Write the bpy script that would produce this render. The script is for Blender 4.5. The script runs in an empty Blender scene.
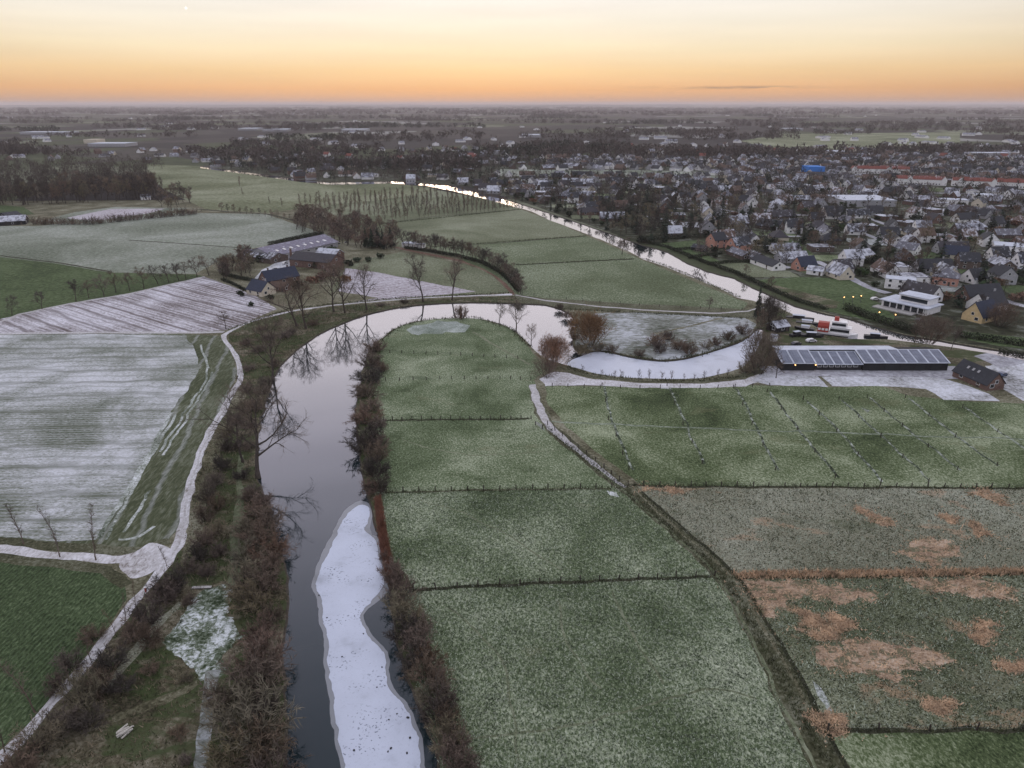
import bpy, bmesh, math, random
import numpy as np
from mathutils import Vector, Matrix
from mathutils.geometry import delaunay_2d_cdt, tessellate_polygon

R = math.radians
rnd = random.Random(7)
nrs = np.random.RandomState(11)
SC = bpy.context.scene
COL = SC.collection

# ------------------------------------------------------------------ camera, sky, sun, exposure
CAM_H, PITCH, FPX = 90.0, R(21.5), 710.0
cam_data = bpy.data.cameras.new('camera')
cam_data.sensor_fit = 'HORIZONTAL'
cam_data.angle = 2 * math.atan(512 / FPX)
cam_data.clip_start, cam_data.clip_end = 1.0, 200000.0
cam = bpy.data.objects.new('camera', cam_data)
COL.objects.link(cam)
cam.location = (0, 0, CAM_H)
cam.rotation_euler = (R(90) - PITCH, 0, 0)
SC.camera = cam

SUN_AZ, SUN_EL = R(-4), R(3.0)          # glow just beyond the horizon, slightly to the west of the view axis
SC.view_settings.view_transform = 'Standard'
SC.view_settings.look = 'None'
SC.view_settings.gamma = 1
SC.view_settings.exposure = 0.0
SC.view_settings.use_curve_mapping = False
SC.cycles.use_denoising = True
SC.cycles.max_bounces = 6
SC.cycles.diffuse_bounces = 2
SC.cycles.glossy_bounces = 3
SC.cycles.transparent_max_bounces = 8
SC.cycles.volume_bounces = 1


def nd(nt, typ, ins=None, **props):
    n = nt.nodes.new(typ)
    for k, v in props.items():
        setattr(n, k, v)
    for k, v in (ins or {}).items():
        s = n.inputs[k]
        if isinstance(v, bpy.types.NodeSocket):
            nt.links.new(v, s)
        else:
            if hasattr(s, 'default_value') and s.type == 'RGBA' and len(v) == 3:
                v = (*v, 1)
            s.default_value = v
    return n


def math_(nt, op, a, b=0.0, c=None, clamp=False):
    ins = {0: a, 1: b}
    if c is not None:
        ins[2] = c
    return nd(nt, 'ShaderNodeMath', ins, operation=op, use_clamp=clamp).outputs[0]


def ramp(nt, fac, stops, interp='LINEAR'):
    n = nd(nt, 'ShaderNodeValToRGB', {0: fac})
    cr = n.color_ramp
    cr.interpolation = interp
    while len(cr.elements) < len(stops):
        cr.elements.new(0.5)
    for e, (p, c) in zip(cr.elements, stops):
        e.position = p
        e.color = (*c, 1) if len(c) == 3 else c
    return n.outputs[0]


def mixc(nt, fac, a, b, blend='MIX'):
    n = nd(nt, 'ShaderNodeMix', data_type='RGBA', blend_type=blend)
    for i, v in ((0, fac), (6, a), (7, b)):
        if isinstance(v, bpy.types.NodeSocket):
            nt.links.new(v, n.inputs[i])
        else:
            n.inputs[i].default_value = (*v, 1) if i and len(v) == 3 else v
    return n.outputs[2]


def srgb(r, g, b):
    f = lambda x: x / 12.92 if x <= .04045 else ((x + .055) / 1.055) ** 2.4
    return (f(r / 255), f(g / 255), f(b / 255))


world = bpy.data.worlds.new('World')
SC.world = world
world.use_nodes = True
wt = world.node_tree
wt.nodes.clear()
tc = nd(wt, 'ShaderNodeTexCoord').outputs['Generated']
sx = nd(wt, 'ShaderNodeSeparateXYZ', {0: tc})
zz = math_(wt, 'MAXIMUM', sx.outputs[2], 0.0)
el = math_(wt, 'POWER', zz, 0.5)
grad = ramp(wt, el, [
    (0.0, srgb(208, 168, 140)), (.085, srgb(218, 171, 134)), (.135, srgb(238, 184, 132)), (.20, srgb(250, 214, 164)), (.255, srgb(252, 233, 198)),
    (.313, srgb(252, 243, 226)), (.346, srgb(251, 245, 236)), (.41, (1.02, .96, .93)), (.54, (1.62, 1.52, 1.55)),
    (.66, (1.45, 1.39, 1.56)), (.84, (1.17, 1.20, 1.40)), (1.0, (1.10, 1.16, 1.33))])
hx = math_(wt, 'MULTIPLY', sx.outputs[0], math.sin(SUN_AZ))
hy = math_(wt, 'MULTIPLY_ADD', sx.outputs[1], math.cos(SUN_AZ), hx)
hl = math_(wt, 'POWER', math_(wt, 'ADD', math_(wt, 'MULTIPLY', sx.outputs[0], sx.outputs[0]), math_(wt, 'MULTIPLY', sx.outputs[1], sx.outputs[1])), .5)
az = math_(wt, 'DIVIDE', hy, math_(wt, 'MAXIMUM', hl, .001))
away = nd(wt, 'ShaderNodeMapRange', {0: az, 1: .985, 2: .60, 3: 0.0, 4: 1.0}, interpolation_type='SMOOTHSTEP').outputs[0]
side = mixc(wt, math_(wt, 'MULTIPLY', away, .85), grad, mixc(wt, 1.0, grad, (.66, .62, .60), 'MULTIPLY'))
behind = nd(wt, 'ShaderNodeMapRange', {0: az, 1: .6, 2: -.6, 3: 0.0, 4: 1.0}, interpolation_type='SMOOTHSTEP').outputs[0]
lowsky = nd(wt, 'ShaderNodeMapRange', {0: zz, 1: .85, 2: .4, 3: 0.0, 4: 1.0}, interpolation_type='SMOOTHSTEP').outputs[0]
skyc = mixc(wt, math_(wt, 'MULTIPLY', behind, lowsky), side, (.88, .90, 1.05))
# thin streak clouds low over the horizon
azi = math_(wt, 'ARCTAN2', sx.outputs[0], sx.outputs[1])
cn = nd(wt, 'ShaderNodeCombineXYZ', {0: math_(wt, 'MULTIPLY', azi, 22.0), 1: math_(wt, 'MULTIPLY', sx.outputs[2], 260.0), 2: 3.1}).outputs[0]
cnoise = nd(wt, 'ShaderNodeTexNoise', {'Vector': cn, 'Scale': 1.0, 'Detail': 4.0}).outputs[0]
gz = math_(wt, 'DIVIDE', math_(wt, 'SUBTRACT', sx.outputs[2], .0195), .0016)
ge = math_(wt, 'POWER', 2.718, math_(wt, 'MULTIPLY', math_(wt, 'MULTIPLY', gz, gz), -1.0))
ga = math_(wt, 'DIVIDE', math_(wt, 'SUBTRACT', azi, .285), .085)
gf = math_(wt, 'POWER', 2.718, math_(wt, 'MULTIPLY', math_(wt, 'MULTIPLY', ga, ga), -1.0))
cm = nd(wt, 'ShaderNodeMapRange', {0: cnoise, 1: .38, 2: .55, 3: 0.0, 4: .75}).outputs[0]
cmask = math_(wt, 'MULTIPLY', math_(wt, 'MULTIPLY', ge, gf), cm)
skyc = mixc(wt, cmask, skyc, srgb(150, 125, 112))
# broad faint veil so the gradient is not perfectly even
vn = nd(wt, 'ShaderNodeCombineXYZ', {0: math_(wt, 'MULTIPLY', azi, 3.0), 1: math_(wt, 'MULTIPLY', sx.outputs[2], 40.0), 2: 0.0}).outputs[0]
veil = nd(wt, 'ShaderNodeTexNoise', {'Vector': vn, 'Scale': 1.0, 'Detail': 3.0}).outputs[0]
vm = nd(wt, 'ShaderNodeMapRange', {0: veil, 1: .3, 2: .7, 3: .95, 4: 1.04}).outputs[0]
vmc = nd(wt, 'ShaderNodeCombineXYZ', {0: vm, 1: vm, 2: vm}).outputs[0]
skyc = mixc(wt, 1.0, skyc, vmc, 'MULTIPLY')
nish = nd(wt, 'ShaderNodeTexSky', sky_type='NISHITA', sun_disc=False, sun_elevation=SUN_EL, sun_rotation=SUN_AZ, altitude=90.0)
bg1 = nd(wt, 'ShaderNodeBackground', {0: nish.outputs[0], 1: .003})
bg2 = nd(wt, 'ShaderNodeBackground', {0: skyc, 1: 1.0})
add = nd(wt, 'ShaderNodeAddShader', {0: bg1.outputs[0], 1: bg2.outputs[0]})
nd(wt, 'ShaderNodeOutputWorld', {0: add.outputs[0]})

sun_data = bpy.data.lights.new('sun', 'SUN')
sun_data.energy = 0.25
sun_data.angle = R(12)
sun_data.color = (1.0, .78, .55)
sun = bpy.data.objects.new('sun', sun_data)
COL.objects.link(sun)
sdir = Vector((math.sin(SUN_AZ) * math.cos(SUN_EL), math.cos(SUN_AZ) * math.cos(SUN_EL), math.sin(SUN_EL)))
sun.rotation_euler = sdir.to_track_quat('Z', 'Y').to_euler()


# ------------------------------------------------------------------ helpers
def at(u, v, z=0.0):
    """The point of the horizontal plane at height z that the picture point (u, v) looks at."""
    xc, yc = (u - 512) / FPX, -(v - 384) / FPX
    d = (xc, math.cos(PITCH) + yc * math.sin(PITCH), -math.sin(PITCH) + yc * math.cos(PITCH))
    t = (z - CAM_H) / d[2]
    return (d[0] * t, d[1] * t)


def pix(x, y, z):
    dz = z - CAM_H
    depth = y * math.cos(PITCH) - dz * math.sin(PITCH)
    up = y * math.sin(PITCH) + dz * math.cos(PITCH)
    return (512 + FPX * x / depth, 384 - FPX * up / depth)


def smooth(pts, n=3, closed=False):
    out = []
    m = len(pts)
    for i in range(m if closed else m - 1):
        g = lambda k: pts[k % m] if closed else pts[max(0, min(m - 1, k))]
        p0, p1, p2, p3 = g(i - 1), g(i), g(i + 1), g(i + 2)
        for k in range(n):
            t = k / n
            out.append(tuple(.5 * (2 * p1[c] + (p2[c] - p0[c]) * t + (2 * p0[c] - 5 * p1[c] + 4 * p2[c] - p3[c]) * t * t
                                   + (3 * p1[c] - p0[c] - 3 * p2[c] + p3[c]) * t ** 3) for c in (0, 1)))
    if not closed:
        out.append(tuple(pts[-1]))
    return out


def pip(P, poly):
    """Which of the points P (n x 2) lie in the polygon."""
    P = np.asarray(P, float)
    x, y = P[:, 0], P[:, 1]
    ins = np.zeros(len(P), bool)
    px, py = np.array([p[0] for p in poly]), np.array([p[1] for p in poly])
    j = len(poly) - 1
    for i in range(len(poly)):
        c = (py[i] > y) != (py[j] > y)
        if c.any():
            with np.errstate(divide='ignore', invalid='ignore'):
                xi = (px[j] - px[i]) * (y - py[i]) / (py[j] - py[i] if py[j] != py[i] else 1e-12) + px[i]
            ins ^= c & (x < xi)
        j = i
    return ins


def tag(o, label=None, cat=None, group=None, kind=None):
    if label: o['label'] = label
    if cat: o['category'] = cat
    if group: o['group'] = group
    if kind: o['kind'] = kind
    return o


def empty(name, loc, rz=0.0):
    o = bpy.data.objects.new(name, None)
    COL.objects.link(o)
    o.location = loc if len(loc) == 3 else (*loc, 0)
    o.rotation_euler = (0, 0, rz)
    o.empty_display_size = .5
    return o


def link(name, me, parent=None, loc=None):
    o = bpy.data.objects.new(name, me)
    COL.objects.link(o)
    if parent is not None: o.parent = parent
    if loc is not None: o.location = loc
    return o


def copy_tree(o, parent=None):
    c = o.copy()
    COL.objects.link(c)
    if parent is not None: c.parent = parent
    for ch in list(o.children):
        copy_tree(ch, c)
    return c


class MB:
    """Collects boxes, prisms and tubes and links them as ONE mesh."""
    def __init__(s): s.v, s.f, s.m = [], [], []

    def add(s, vs, fs, mi=0):
        k = len(s.v)
        s.v += [tuple(p) for p in vs]
        s.f += [tuple(i + k for i in f) for f in fs]
        s.m += [mi] * len(fs)
        return s

    def box(s, x0, x1, y0, y1, z0, z1, mi=0):
        return s.add([(x0, y0, z0), (x1, y0, z0), (x1, y1, z0), (x0, y1, z0), (x0, y0, z1), (x1, y0, z1), (x1, y1, z1), (x0, y1, z1)],
                     [(0, 3, 2, 1), (4, 5, 6, 7), (0, 1, 5, 4), (1, 2, 6, 5), (2, 3, 7, 6), (3, 0, 4, 7)], mi)

    def prism(s, poly, axis, a0, a1, mi=0):
        """poly in the other two axes, extruded along axis 0 or 1 or 2."""
        n = len(poly)
        mk = {0: lambda p, a: (a, p[0], p[1]), 1: lambda p, a: (p[0], a, p[1]), 2: lambda p, a: (p[0], p[1], a)}[axis]
        vs = [mk(p, a0) for p in poly] + [mk(p, a1) for p in poly]
        fs = [tuple(range(n))[::-1], tuple(range(n, 2 * n))] + [(i, (i + 1) % n, n + (i + 1) % n, n + i) for i in range(n)]
        return s.add(vs, fs, mi)

    def tube(s, pts, rad, sides=5, mi=0):
        k = len(s.v)
        P = [Vector(p) for p in pts]
        for i, p in enumerate(P):
            d = (P[min(i + 1, len(P) - 1)] - P[max(i - 1, 0)])
            d = d.normalized() if d.length > 1e-9 else Vector((0, 0, 1))
            a = d.cross(Vector((1, 0, 0)) if abs(d.x) < .8 else Vector((0, 1, 0))).normalized()
            b = d.cross(a)
            for q in range(sides):
                t = 2 * math.pi * q / sides
                w = p + (a * math.cos(t) + b * math.sin(t)) * rad[i]
                s.v.append((w.x, w.y, w.z))
        for i in range(len(P) - 1):
            for q in range(sides):
                s.f.append((k + i * sides + q, k + i * sides + (q + 1) % sides, k + (i + 1) * sides + (q + 1) % sides, k + (i + 1) * sides + q))
                s.m.append(mi)
        return s

    def mesh(s, name, mats, fix=False):
        me = bpy.data.meshes.new(name)
        me.from_pydata(s.v, [], s.f)
        for m in (mats if isinstance(mats, (list, tuple)) else [mats]):
            me.materials.append(m)
        if any(s.m): me.polygons.foreach_set('material_index', s.m)
        me.update()
        if fix:
            bm = bmesh.new(); bm.from_mesh(me); bmesh.ops.recalc_face_normals(bm, faces=bm.faces); bm.to_mesh(me); bm.free()
        return me

    def build(s, name, mats, parent=None, loc=None):
        return link(name, s.mesh(name, mats), parent, loc)


def np_mesh(name, V, tris, mats, midx=None):
    """Mesh of triangles straight from arrays."""
    me = bpy.data.meshes.new(name)
    V = np.asarray(V, np.float32); tris = np.asarray(tris, np.int32)
    me.vertices.add(len(V)); me.vertices.foreach_set('co', V.ravel())
    me.loops.add(tris.size); me.loops.foreach_set('vertex_index', tris.ravel())
    me.polygons.add(len(tris))
    me.polygons.foreach_set('loop_start', np.arange(0, tris.size, 3, dtype=np.int32))
    me.polygons.foreach_set('loop_total', np.full(len(tris), 3, np.int32))
    for m in (mats if isinstance(mats, (list, tuple)) else [mats]): me.materials.append(m)
    if midx is not None: me.polygons.foreach_set('material_index', np.asarray(midx, np.int32))
    me.update(calc_edges=True)
    me.validate()
    return me


ONES = ['first', 'second', 'third', 'fourth', 'fifth', 'sixth', 'seventh', 'eighth', 'ninth', 'tenth', 'eleventh', 'twelfth', 'thirteenth',
        'fourteenth', 'fifteenth', 'sixteenth', 'seventeenth', 'eighteenth', 'nineteenth']
TENS = {2: ('twentieth', 'twenty'), 3: ('thirtieth', 'thirty'), 4: ('fortieth', 'forty'), 5: ('fiftieth', 'fifty'), 6: ('sixtieth', 'sixty'), 7: ('seventieth', 'seventy'), 8: ('eightieth', 'eighty'), 9: ('ninetieth', 'ninety')}


def nth(i):
    if i < 19: return ONES[i]
    i += 1
    t, o = divmod(i, 10)
    return TENS[t][0] if o == 0 else TENS[t][1] + '-' + ONES[o - 1]


# ------------------------------------------------------------------ materials
def new_mat(name):
    m = bpy.data.materials.new(name)
    m.use_nodes = True
    nt = m.node_tree
    return m, nt, nt.nodes['Principled BSDF']


def setp(nt, b, **kw):
    for k, v in kw.items():
        s = b.inputs[k.replace('_', ' ')]
        if isinstance(v, bpy.types.NodeSocket): nt.links.new(v, s)
        else: s.default_value = (*v, 1) if s.type == 'RGBA' and len(v) == 3 else v


def plain(name, c, rough=.85, var=.18, scale=1.5, spec=.25, frost=0.0, frost_scale=.8, objrand=.0, bump=0.0, metal=0.0):
    m, nt, b = new_mat(name)
    co = nd(nt, 'ShaderNodeTexCoord').outputs['Object']
    n = nd(nt, 'ShaderNodeTexNoise', {'Vector': co, 'Scale': scale, 'Detail': 5.0, 'Roughness': .65}).outputs[0]
    f = nd(nt, 'ShaderNodeMapRange', {0: n, 1: .25, 2: .75, 3: 1 - var * 1.6, 4: 1 + var * 1.6}).outputs[0]
    fc = nd(nt, 'ShaderNodeCombineXYZ', {0: f, 1: f, 2: f}).outputs[0]
    col = mixc(nt, 1.0, c, fc, 'MULTIPLY')
    if objrand:
        r = nd(nt, 'ShaderNodeObjectInfo').outputs['Random']
        hs = nd(nt, 'ShaderNodeHueSaturation', {'Hue': math_(nt, 'MULTIPLY_ADD', r, .05 * min(objrand, .6), .5 - .025 * min(objrand, .6)), 'Saturation': math_(nt, 'MULTIPLY_ADD', math_(nt, 'FRACT', math_(nt, 'MULTIPLY', r, 7.3)), objrand, 1 - objrand / 2),
                                                'Value': math_(nt, 'MULTIPLY_ADD', math_(nt, 'FRACT', math_(nt, 'MULTIPLY', r, 13.7)), objrand * 1.3, 1 - objrand * .65), 'Color': col})
        col = hs.outputs[0]
    if frost:
        n2 = nd(nt, 'ShaderNodeTexNoise', {'Vector': co, 'Scale': frost_scale, 'Detail': 6.0, 'Roughness': .7}).outputs[0]
        f2 = nd(nt, 'ShaderNodeMapRange', {0: n2, 1: .62 - frost * .35, 2: .72 - frost * .3, 3: 0.0, 4: min(1, frost + .25)}).outputs[0]
        col = mixc(nt, f2, col, (.62, .66, .74))
    setp(nt, b, Base_Color=col, Roughness=rough, Specular_IOR_Level=spec, Metallic=metal)
    if bump:
        bn = nd(nt, 'ShaderNodeBump', {'Height': n, 'Strength': bump, 'Distance': .1})
        nt.links.new(bn.outputs[0], b.inputs['Normal'])
    return m


def field(name, dark, mid, light, tuft=1.0, patch=.03, bias=0.0, contrast=1.0, stripes=(), blots=None, ang=0.0, aniso=1.0, patch_amt=.5):
    """Ground cover: tufts mixed from three own colours, broad patches, optional worked rows (direction, period, strength, colour) and blots."""
    m, nt, b = new_mat(name)
    co = nd(nt, 'ShaderNodeTexCoord').outputs['Object']
    mp = nd(nt, 'ShaderNodeMapping', {'Vector': co, 'Rotation': (0, 0, ang), 'Scale': (1, aniso, 1)}).outputs[0]
    n1 = nd(nt, 'ShaderNodeTexNoise', {'Vector': mp, 'Scale': tuft, 'Detail': 5.0, 'Roughness': .7, 'Distortion': .6}).outputs[0]
    n2 = nd(nt, 'ShaderNodeTexNoise', {'Vector': co, 'Scale': patch, 'Detail': 5.0, 'Roughness': .6, 'Distortion': .5}).outputs[0]
    a = math_(nt, 'MULTIPLY', math_(nt, 'SUBTRACT', n1, .5), 2.3 * contrast)
    p = math_(nt, 'MULTIPLY', math_(nt, 'SUBTRACT', n2, .5), 2.2 * patch_amt)
    f = math_(nt, 'ADD', math_(nt, 'ADD', a, p), .5 + bias, clamp=True)
    col = ramp(nt, f, [(0.0, dark), (.45, mid), (1.0, light)])
    for (sa, period, amt, sc, dist, cut) in stripes:
        sm = nd(nt, 'ShaderNodeMapping', {'Vector': co, 'Rotation': (0, 0, -sa)}).outputs[0]
        w = nd(nt, 'ShaderNodeTexWave', {'Vector': sm, 'Scale': .314159 / period, 'Distortion': dist, 'Detail': 3.0, 'Detail Scale': 1.2, 'Detail Roughness': .6}, wave_type='BANDS', bands_direction='X')
        wf = nd(nt, 'ShaderNodeMapRange', {0: w.outputs[1], 1: cut, 2: min(1.0, cut + .3), 3: 0.0, 4: amt}).outputs[0]
        br = nd(nt, 'ShaderNodeMapRange', {0: n1, 1: .35, 2: .6, 3: .35, 4: 1.0}).outputs[0]
        col = mixc(nt, math_(nt, 'MULTIPLY', wf, br), col, sc)
    if blots:
        for (bc, bs, thr, amt) in blots:
            bm_ = nd(nt, 'ShaderNodeMapping', {'Vector': co, 'Scale': (1, 1.7, 1), 'Location': (31 * bs, 7, 0)}).outputs[0]
            bn = nd(nt, 'ShaderNodeTexNoise', {'Vector': bm_, 'Scale': bs, 'Detail': 6.0, 'Roughness': .62, 'Distortion': .4}).outputs[0]
            bf = nd(nt, 'ShaderNodeMapRange', {0: bn, 1: thr, 2: thr + .05, 3: 0.0, 4: amt}).outputs[0]
            bf = math_(nt, 'MULTIPLY', bf, nd(nt, 'ShaderNodeMapRange', {0: n1, 1: .35, 2: .55, 3: .45, 4: 1.0}).outputs[0])
            col = mixc(nt, bf, col, bc)
    bump = nd(nt, 'ShaderNodeBump', {'Height': n1, 'Strength': .9, 'Distance': .5 / max(tuft, .3)})
    setp(nt, b, Base_Color=col, Roughness=.95, Specular_IOR_Level=.15, Normal=bump.outputs[0])
    return m


def water_mat(name):
    m, nt, b = new_mat(name)
    nt.nodes.remove(b)
    co = nd(nt, 'ShaderNodeTexCoord').outputs['Object']
    n = nd(nt, 'ShaderNodeTexNoise', {'Vector': co, 'Scale': .35, 'Detail': 4.0}).outputs[0]
    bump = nd(nt, 'ShaderNodeBump', {'Height': n, 'Strength': .035, 'Distance': .2}).outputs[0]
    fac = nd(nt, 'ShaderNodeLayerWeight', {'Blend': .5}).outputs['Facing']
    f = math_(nt, 'ADD', math_(nt, 'MULTIPLY', math_(nt, 'POWER', fac, 3.2), 1.10), .011, clamp=True)
    d = nd(nt, 'ShaderNodeBsdfDiffuse', {'Color': (.010, .019, .023, 1)})
    g = nd(nt, 'ShaderNodeBsdfGlossy', {'Color': (.95, .94, 1.0, 1), 'Roughness': .045, 'Normal': bump})
    mx = nd(nt, 'ShaderNodeMixShader', {0: f, 1: d.outputs[0], 2: g.outputs[0]})
    nt.links.new(mx.outputs[0], nt.nodes['Material Output'].inputs[0])
    return m


def ice_mat(name, base, spots=0.0, spot_col=(.12, .14, .19), rough=.5):
    m, nt, b = new_mat(name)
    co = nd(nt, 'ShaderNodeTexCoord').outputs['Object']
    n = nd(nt, 'ShaderNodeTexNoise', {'Vector': co, 'Scale': .12, 'Detail': 6.0, 'Roughness': .6}).outputs[0]
    col = ramp(nt, n, [(.28, tuple(c * .70 for c in base)), (.45, base), (.7, tuple(min(.9, c * 1.1) for c in base))])
    if spots:
        nz = nd(nt, 'ShaderNodeTexNoise', {'Vector': co, 'Scale': 2.2, 'Detail': 3.0, 'Roughness': .5}).outputs[0]
        zone = nd(nt, 'ShaderNodeTexNoise', {'Vector': co, 'Scale': .16, 'Detail': 1.0}).outputs[0]
        a = nd(nt, 'ShaderNodeMapRange', {0: nz, 1: .60, 2: .64, 3: 0.0, 4: 1.0}).outputs[0]
        z = nd(nt, 'ShaderNodeMapRange', {0: zone, 1: .50, 2: .60, 3: spots * .12, 4: spots}).outputs[0]
        col = mixc(nt, math_(nt, 'MULTIPLY', a, z), col, spot_col)
    setp(nt, b, Base_Color=col, Roughness=rough, Specular_IOR_Level=.5)
    return m


def haze_mat():
    m, nt, b = new_mat('haze')
    nt.nodes.remove(b)
    v = nd(nt, 'ShaderNodeVolumePrincipled', {'Color': (.88, .80, .80, 1), 'Density': 5.0e-5, 'Anisotropy': .1})
    nt.links.new(v.outputs[0], nt.nodes['Material Output'].inputs['Volume'])
    return m


M = {}
G_D, G_M = (.022, .036, .020), (.075, .105, .062)
FROST = (.46, .52, .50)
# ------------------------------------------------------------------ the ground: one sheet, cut into its fields, paths and water
REG = []        # (name, material, label, world polygon), later ones lie over earlier ones


from mathutils import noise as mnoise
def ragged(poly, step, octs, closed=True):
    """Subdivide an outline and shift its points by a smooth noise of the place, so that neighbours keep a common edge."""
    out = []
    n = len(poly)
    for i in range(n if closed else n - 1):
        a, b = poly[i], poly[(i + 1) % n]
        l = math.hypot(b[0] - a[0], b[1] - a[1])
        d = math.hypot((a[0] + b[0]) / 2, (a[1] + b[1]) / 2)
        st = step if d < 260 else step * 2.5 if d < 550 else step * 8 if d < 1200 else step * 40
        k = max(1, min(400, int(l / st))) if d < 4000 else 1
        for j in range(k):
            x, y = a[0] + (b[0] - a[0]) * j / k, a[1] + (b[1] - a[1]) * j / k
            dx = dy = 0.0
            for wl, am in octs:
                v = mnoise.noise_vector(Vector((x / wl, y / wl, wl)))
                dx += v.x * am; dy += v.y * am
            out.append((x + dx, y + dy))
    return out


def region(name, mat_, label, pts, world_pts=False):
    REG.append((name, mat_, label, pts if world_pts else [at(*p) for p in pts]))


def strip_poly(pts, w):
    """A band of width w (one number, or one for each point) along a polyline of world points."""
    L, Rr = [], []
    ws = w if isinstance(w, (list, tuple)) else [w] * len(pts)
    for i, p in enumerate(pts):
        a, b = pts[max(i - 1, 0)], pts[min(i + 1, len(pts) - 1)]
        dx, dy = b[0] - a[0], b[1] - a[1]
        l = math.hypot(dx, dy) or 1
        nx, ny = -dy / l, dx / l
        h = ws[i] / 2
        L.append((p[0] + nx * h, p[1] + ny * h)); Rr.append((p[0] - nx * h, p[1] - ny * h))
    return L + Rr[::-1]


def strip(name, mat_, label, px, w, sm=3):
    pts = [at(*p) for p in px]
    if sm: pts = smooth(pts, sm)
    ww = w
    if isinstance(w, (list, tuple)):
        ww = list(np.interp(np.linspace(0, 1, len(pts)), np.linspace(0, 1, len(w)), w))
    jit = [(x if not isinstance(x, tuple) else x) for x in (ww if isinstance(ww, list) else [ww] * len(pts))]
    jit = [x * (1 + .12 * rnd.uniform(-1, 1)) for x in jit]
    REG.append((name, mat_, label, strip_poly(pts, jit)))


# ---- directions of the worked rows, square to the lines seen on the ground
def row_dir(p, q):
    a, b = at(*p), at(*q)
    return math.atan2(b[1] - a[1], b[0] - a[0]) + math.pi / 2
ROWG, ROWE, ROWP = row_dir((45, 712), (141, 595)), row_dir((163, 500), (222, 372)), row_dir((112, 302), (190, 325))
# ---- materials of the ground
M['land'] = None
def land_mat():
    m, nt, b = new_mat('land')
    co = nd(nt, 'ShaderNodeTexCoord').outputs['Object']
    mp = nd(nt, 'ShaderNodeMapping', {'Vector': co, 'Rotation': (0, 0, .5), 'Scale': (1, .8, 1)}).outputs[0]
    nz = nd(nt, 'ShaderNodeTexNoise', {'Vector': mp, 'Scale': .002, 'Detail': 2.0}).outputs[1]
    wv = nd(nt, 'ShaderNodeVectorMath', {0: nz, 1: (300, 300, 0)}, operation='MULTIPLY').outputs[0]
    wv = nd(nt, 'ShaderNodeVectorMath', {0: mp, 1: wv}, operation='ADD').outputs[0]
    vo = nd(nt, 'ShaderNodeTexVoronoi', {'Vector': wv, 'Scale': .0042, 'Randomness': .8}, distance='CHEBYCHEV').outputs['Color']
    v1 = nd(nt, 'ShaderNodeSeparateColor', {0: vo}).outputs[0]
    col = ramp(nt, v1, [(0, (.026, .023, .023)), (.34, (.030, .026, .026)), (.35, (.048, .058, .030)), (.54, (.075, .086, .046)), (.56, (.046, .040, .038)),
                        (.70, (.050, .046, .040)), (.76, (.20, .20, .19)), (.84, (.12, .13, .09)), (.88, (.030, .027, .027)), (1, (.034, .030, .029))], 'CONSTANT')
    n = nd(nt, 'ShaderNodeTexNoise', {'Vector': co, 'Scale': .02, 'Detail': 8.0, 'Roughness': .7}).outputs[0]
    f = nd(nt, 'ShaderNodeMapRange', {0: n, 1: .3, 2: .7, 3: .55, 4: 1.5}).outputs[0]
    col = mixc(nt, 1.0, col, nd(nt, 'ShaderNodeCombineXYZ', {0: f, 1: f, 2: f}).outputs[0], 'MULTIPLY')
    setp(nt, b, Base_Color=col, Roughness=.95, Specular_IOR_Level=.1)
    return m
M['land'] = land_mat()
fr_l = (.40, .46, .42)
M['meadow'] = field('frosty_grass', (.020, .031, .012), (.092, .126, .062), (.40, .44, .32), tuft=2.4, patch=.04, bias=-.02, contrast=.9, ang=.6, aniso=.6, patch_amt=.55, blots=[((.030, .048, .018), .075, .60, .45), ((.15, .145, .085), .05, .62, .35)])
M['meadow_b'] = field('frosty_grass_paler', (.021, .032, .013), (.099, .132, .068), (.44, .48, .36), tuft=2.3, patch=.035, bias=0, contrast=.92, ang=.3, aniso=.62, patch_amt=.6, blots=[((.030, .048, .020), .06, .61, .45), ((.15, .145, .09), .045, .63, .35)])
M['meadow_c'] = field('green_grass_frost', (.018, .030, .010), (.084, .114, .050), (.34, .38, .26), tuft=2.0, patch=.03, bias=-.02, ang=.2, aniso=.7, patch_amt=.95, blots=[((.13, .135, .07), .04, .61, .4)])
M['meadow_d'] = field('short_frosted_grass', (.040, .056, .024), (.098, .124, .066), (.28, .32, .23), tuft=1.1, patch=.02, bias=0, contrast=.9, patch_amt=.5, ang=.3, aniso=.5)
M['tip'] = field('soft_frosted_tip', (.085, .115, .080), (.20, .235, .205), (.40, .44, .42), tuft=1.6, patch=.10, bias=.0, patch_amt=1.0)
M['clearing'] = field('speckled_frosted_clearing', (.026, .040, .018), (.14, .170, .120), (.62, .66, .68), tuft=1.25, patch=.10, bias=-.03, contrast=1.35, patch_amt=1.3)
M['meadow_far'] = field('far_frosty_grass', (.055, .066, .034), (.128, .146, .088), (.27, .29, .21), tuft=1.0, patch=.012, bias=-.02, contrast=.75, patch_amt=.8, ang=.3, aniso=.5)
M['meadow_pale'] = field('pale_frosted_grass', (.085, .105, .072), (.185, .208, .165), (.35, .375, .335), tuft=.5, patch=.012, bias=0, contrast=.9, patch_amt=.9)
M['meadow_up'] = field('upper_frosted_grass', (.06, .076, .036), (.145, .162, .092), (.30, .32, .23), tuft=.3, patch=.008, bias=0, contrast=.8, patch_amt=.9)
M['green'] = field('green_crop', (.013, .024, .008), (.042, .066, .026), (.14, .19, .10), tuft=1.8, patch=.03, bias=-.05, stripes=[(ROWG, .85, .20, (.16, .21, .13), 1.6, .5)], ang=-ROWG, aniso=.55, patch_amt=.7)
M['green_far'] = field('green_crop_far', (.024, .040, .014), (.058, .088, .034), (.13, .17, .085), tuft=.5, patch=.02, bias=-.05, patch_amt=.6)
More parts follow.
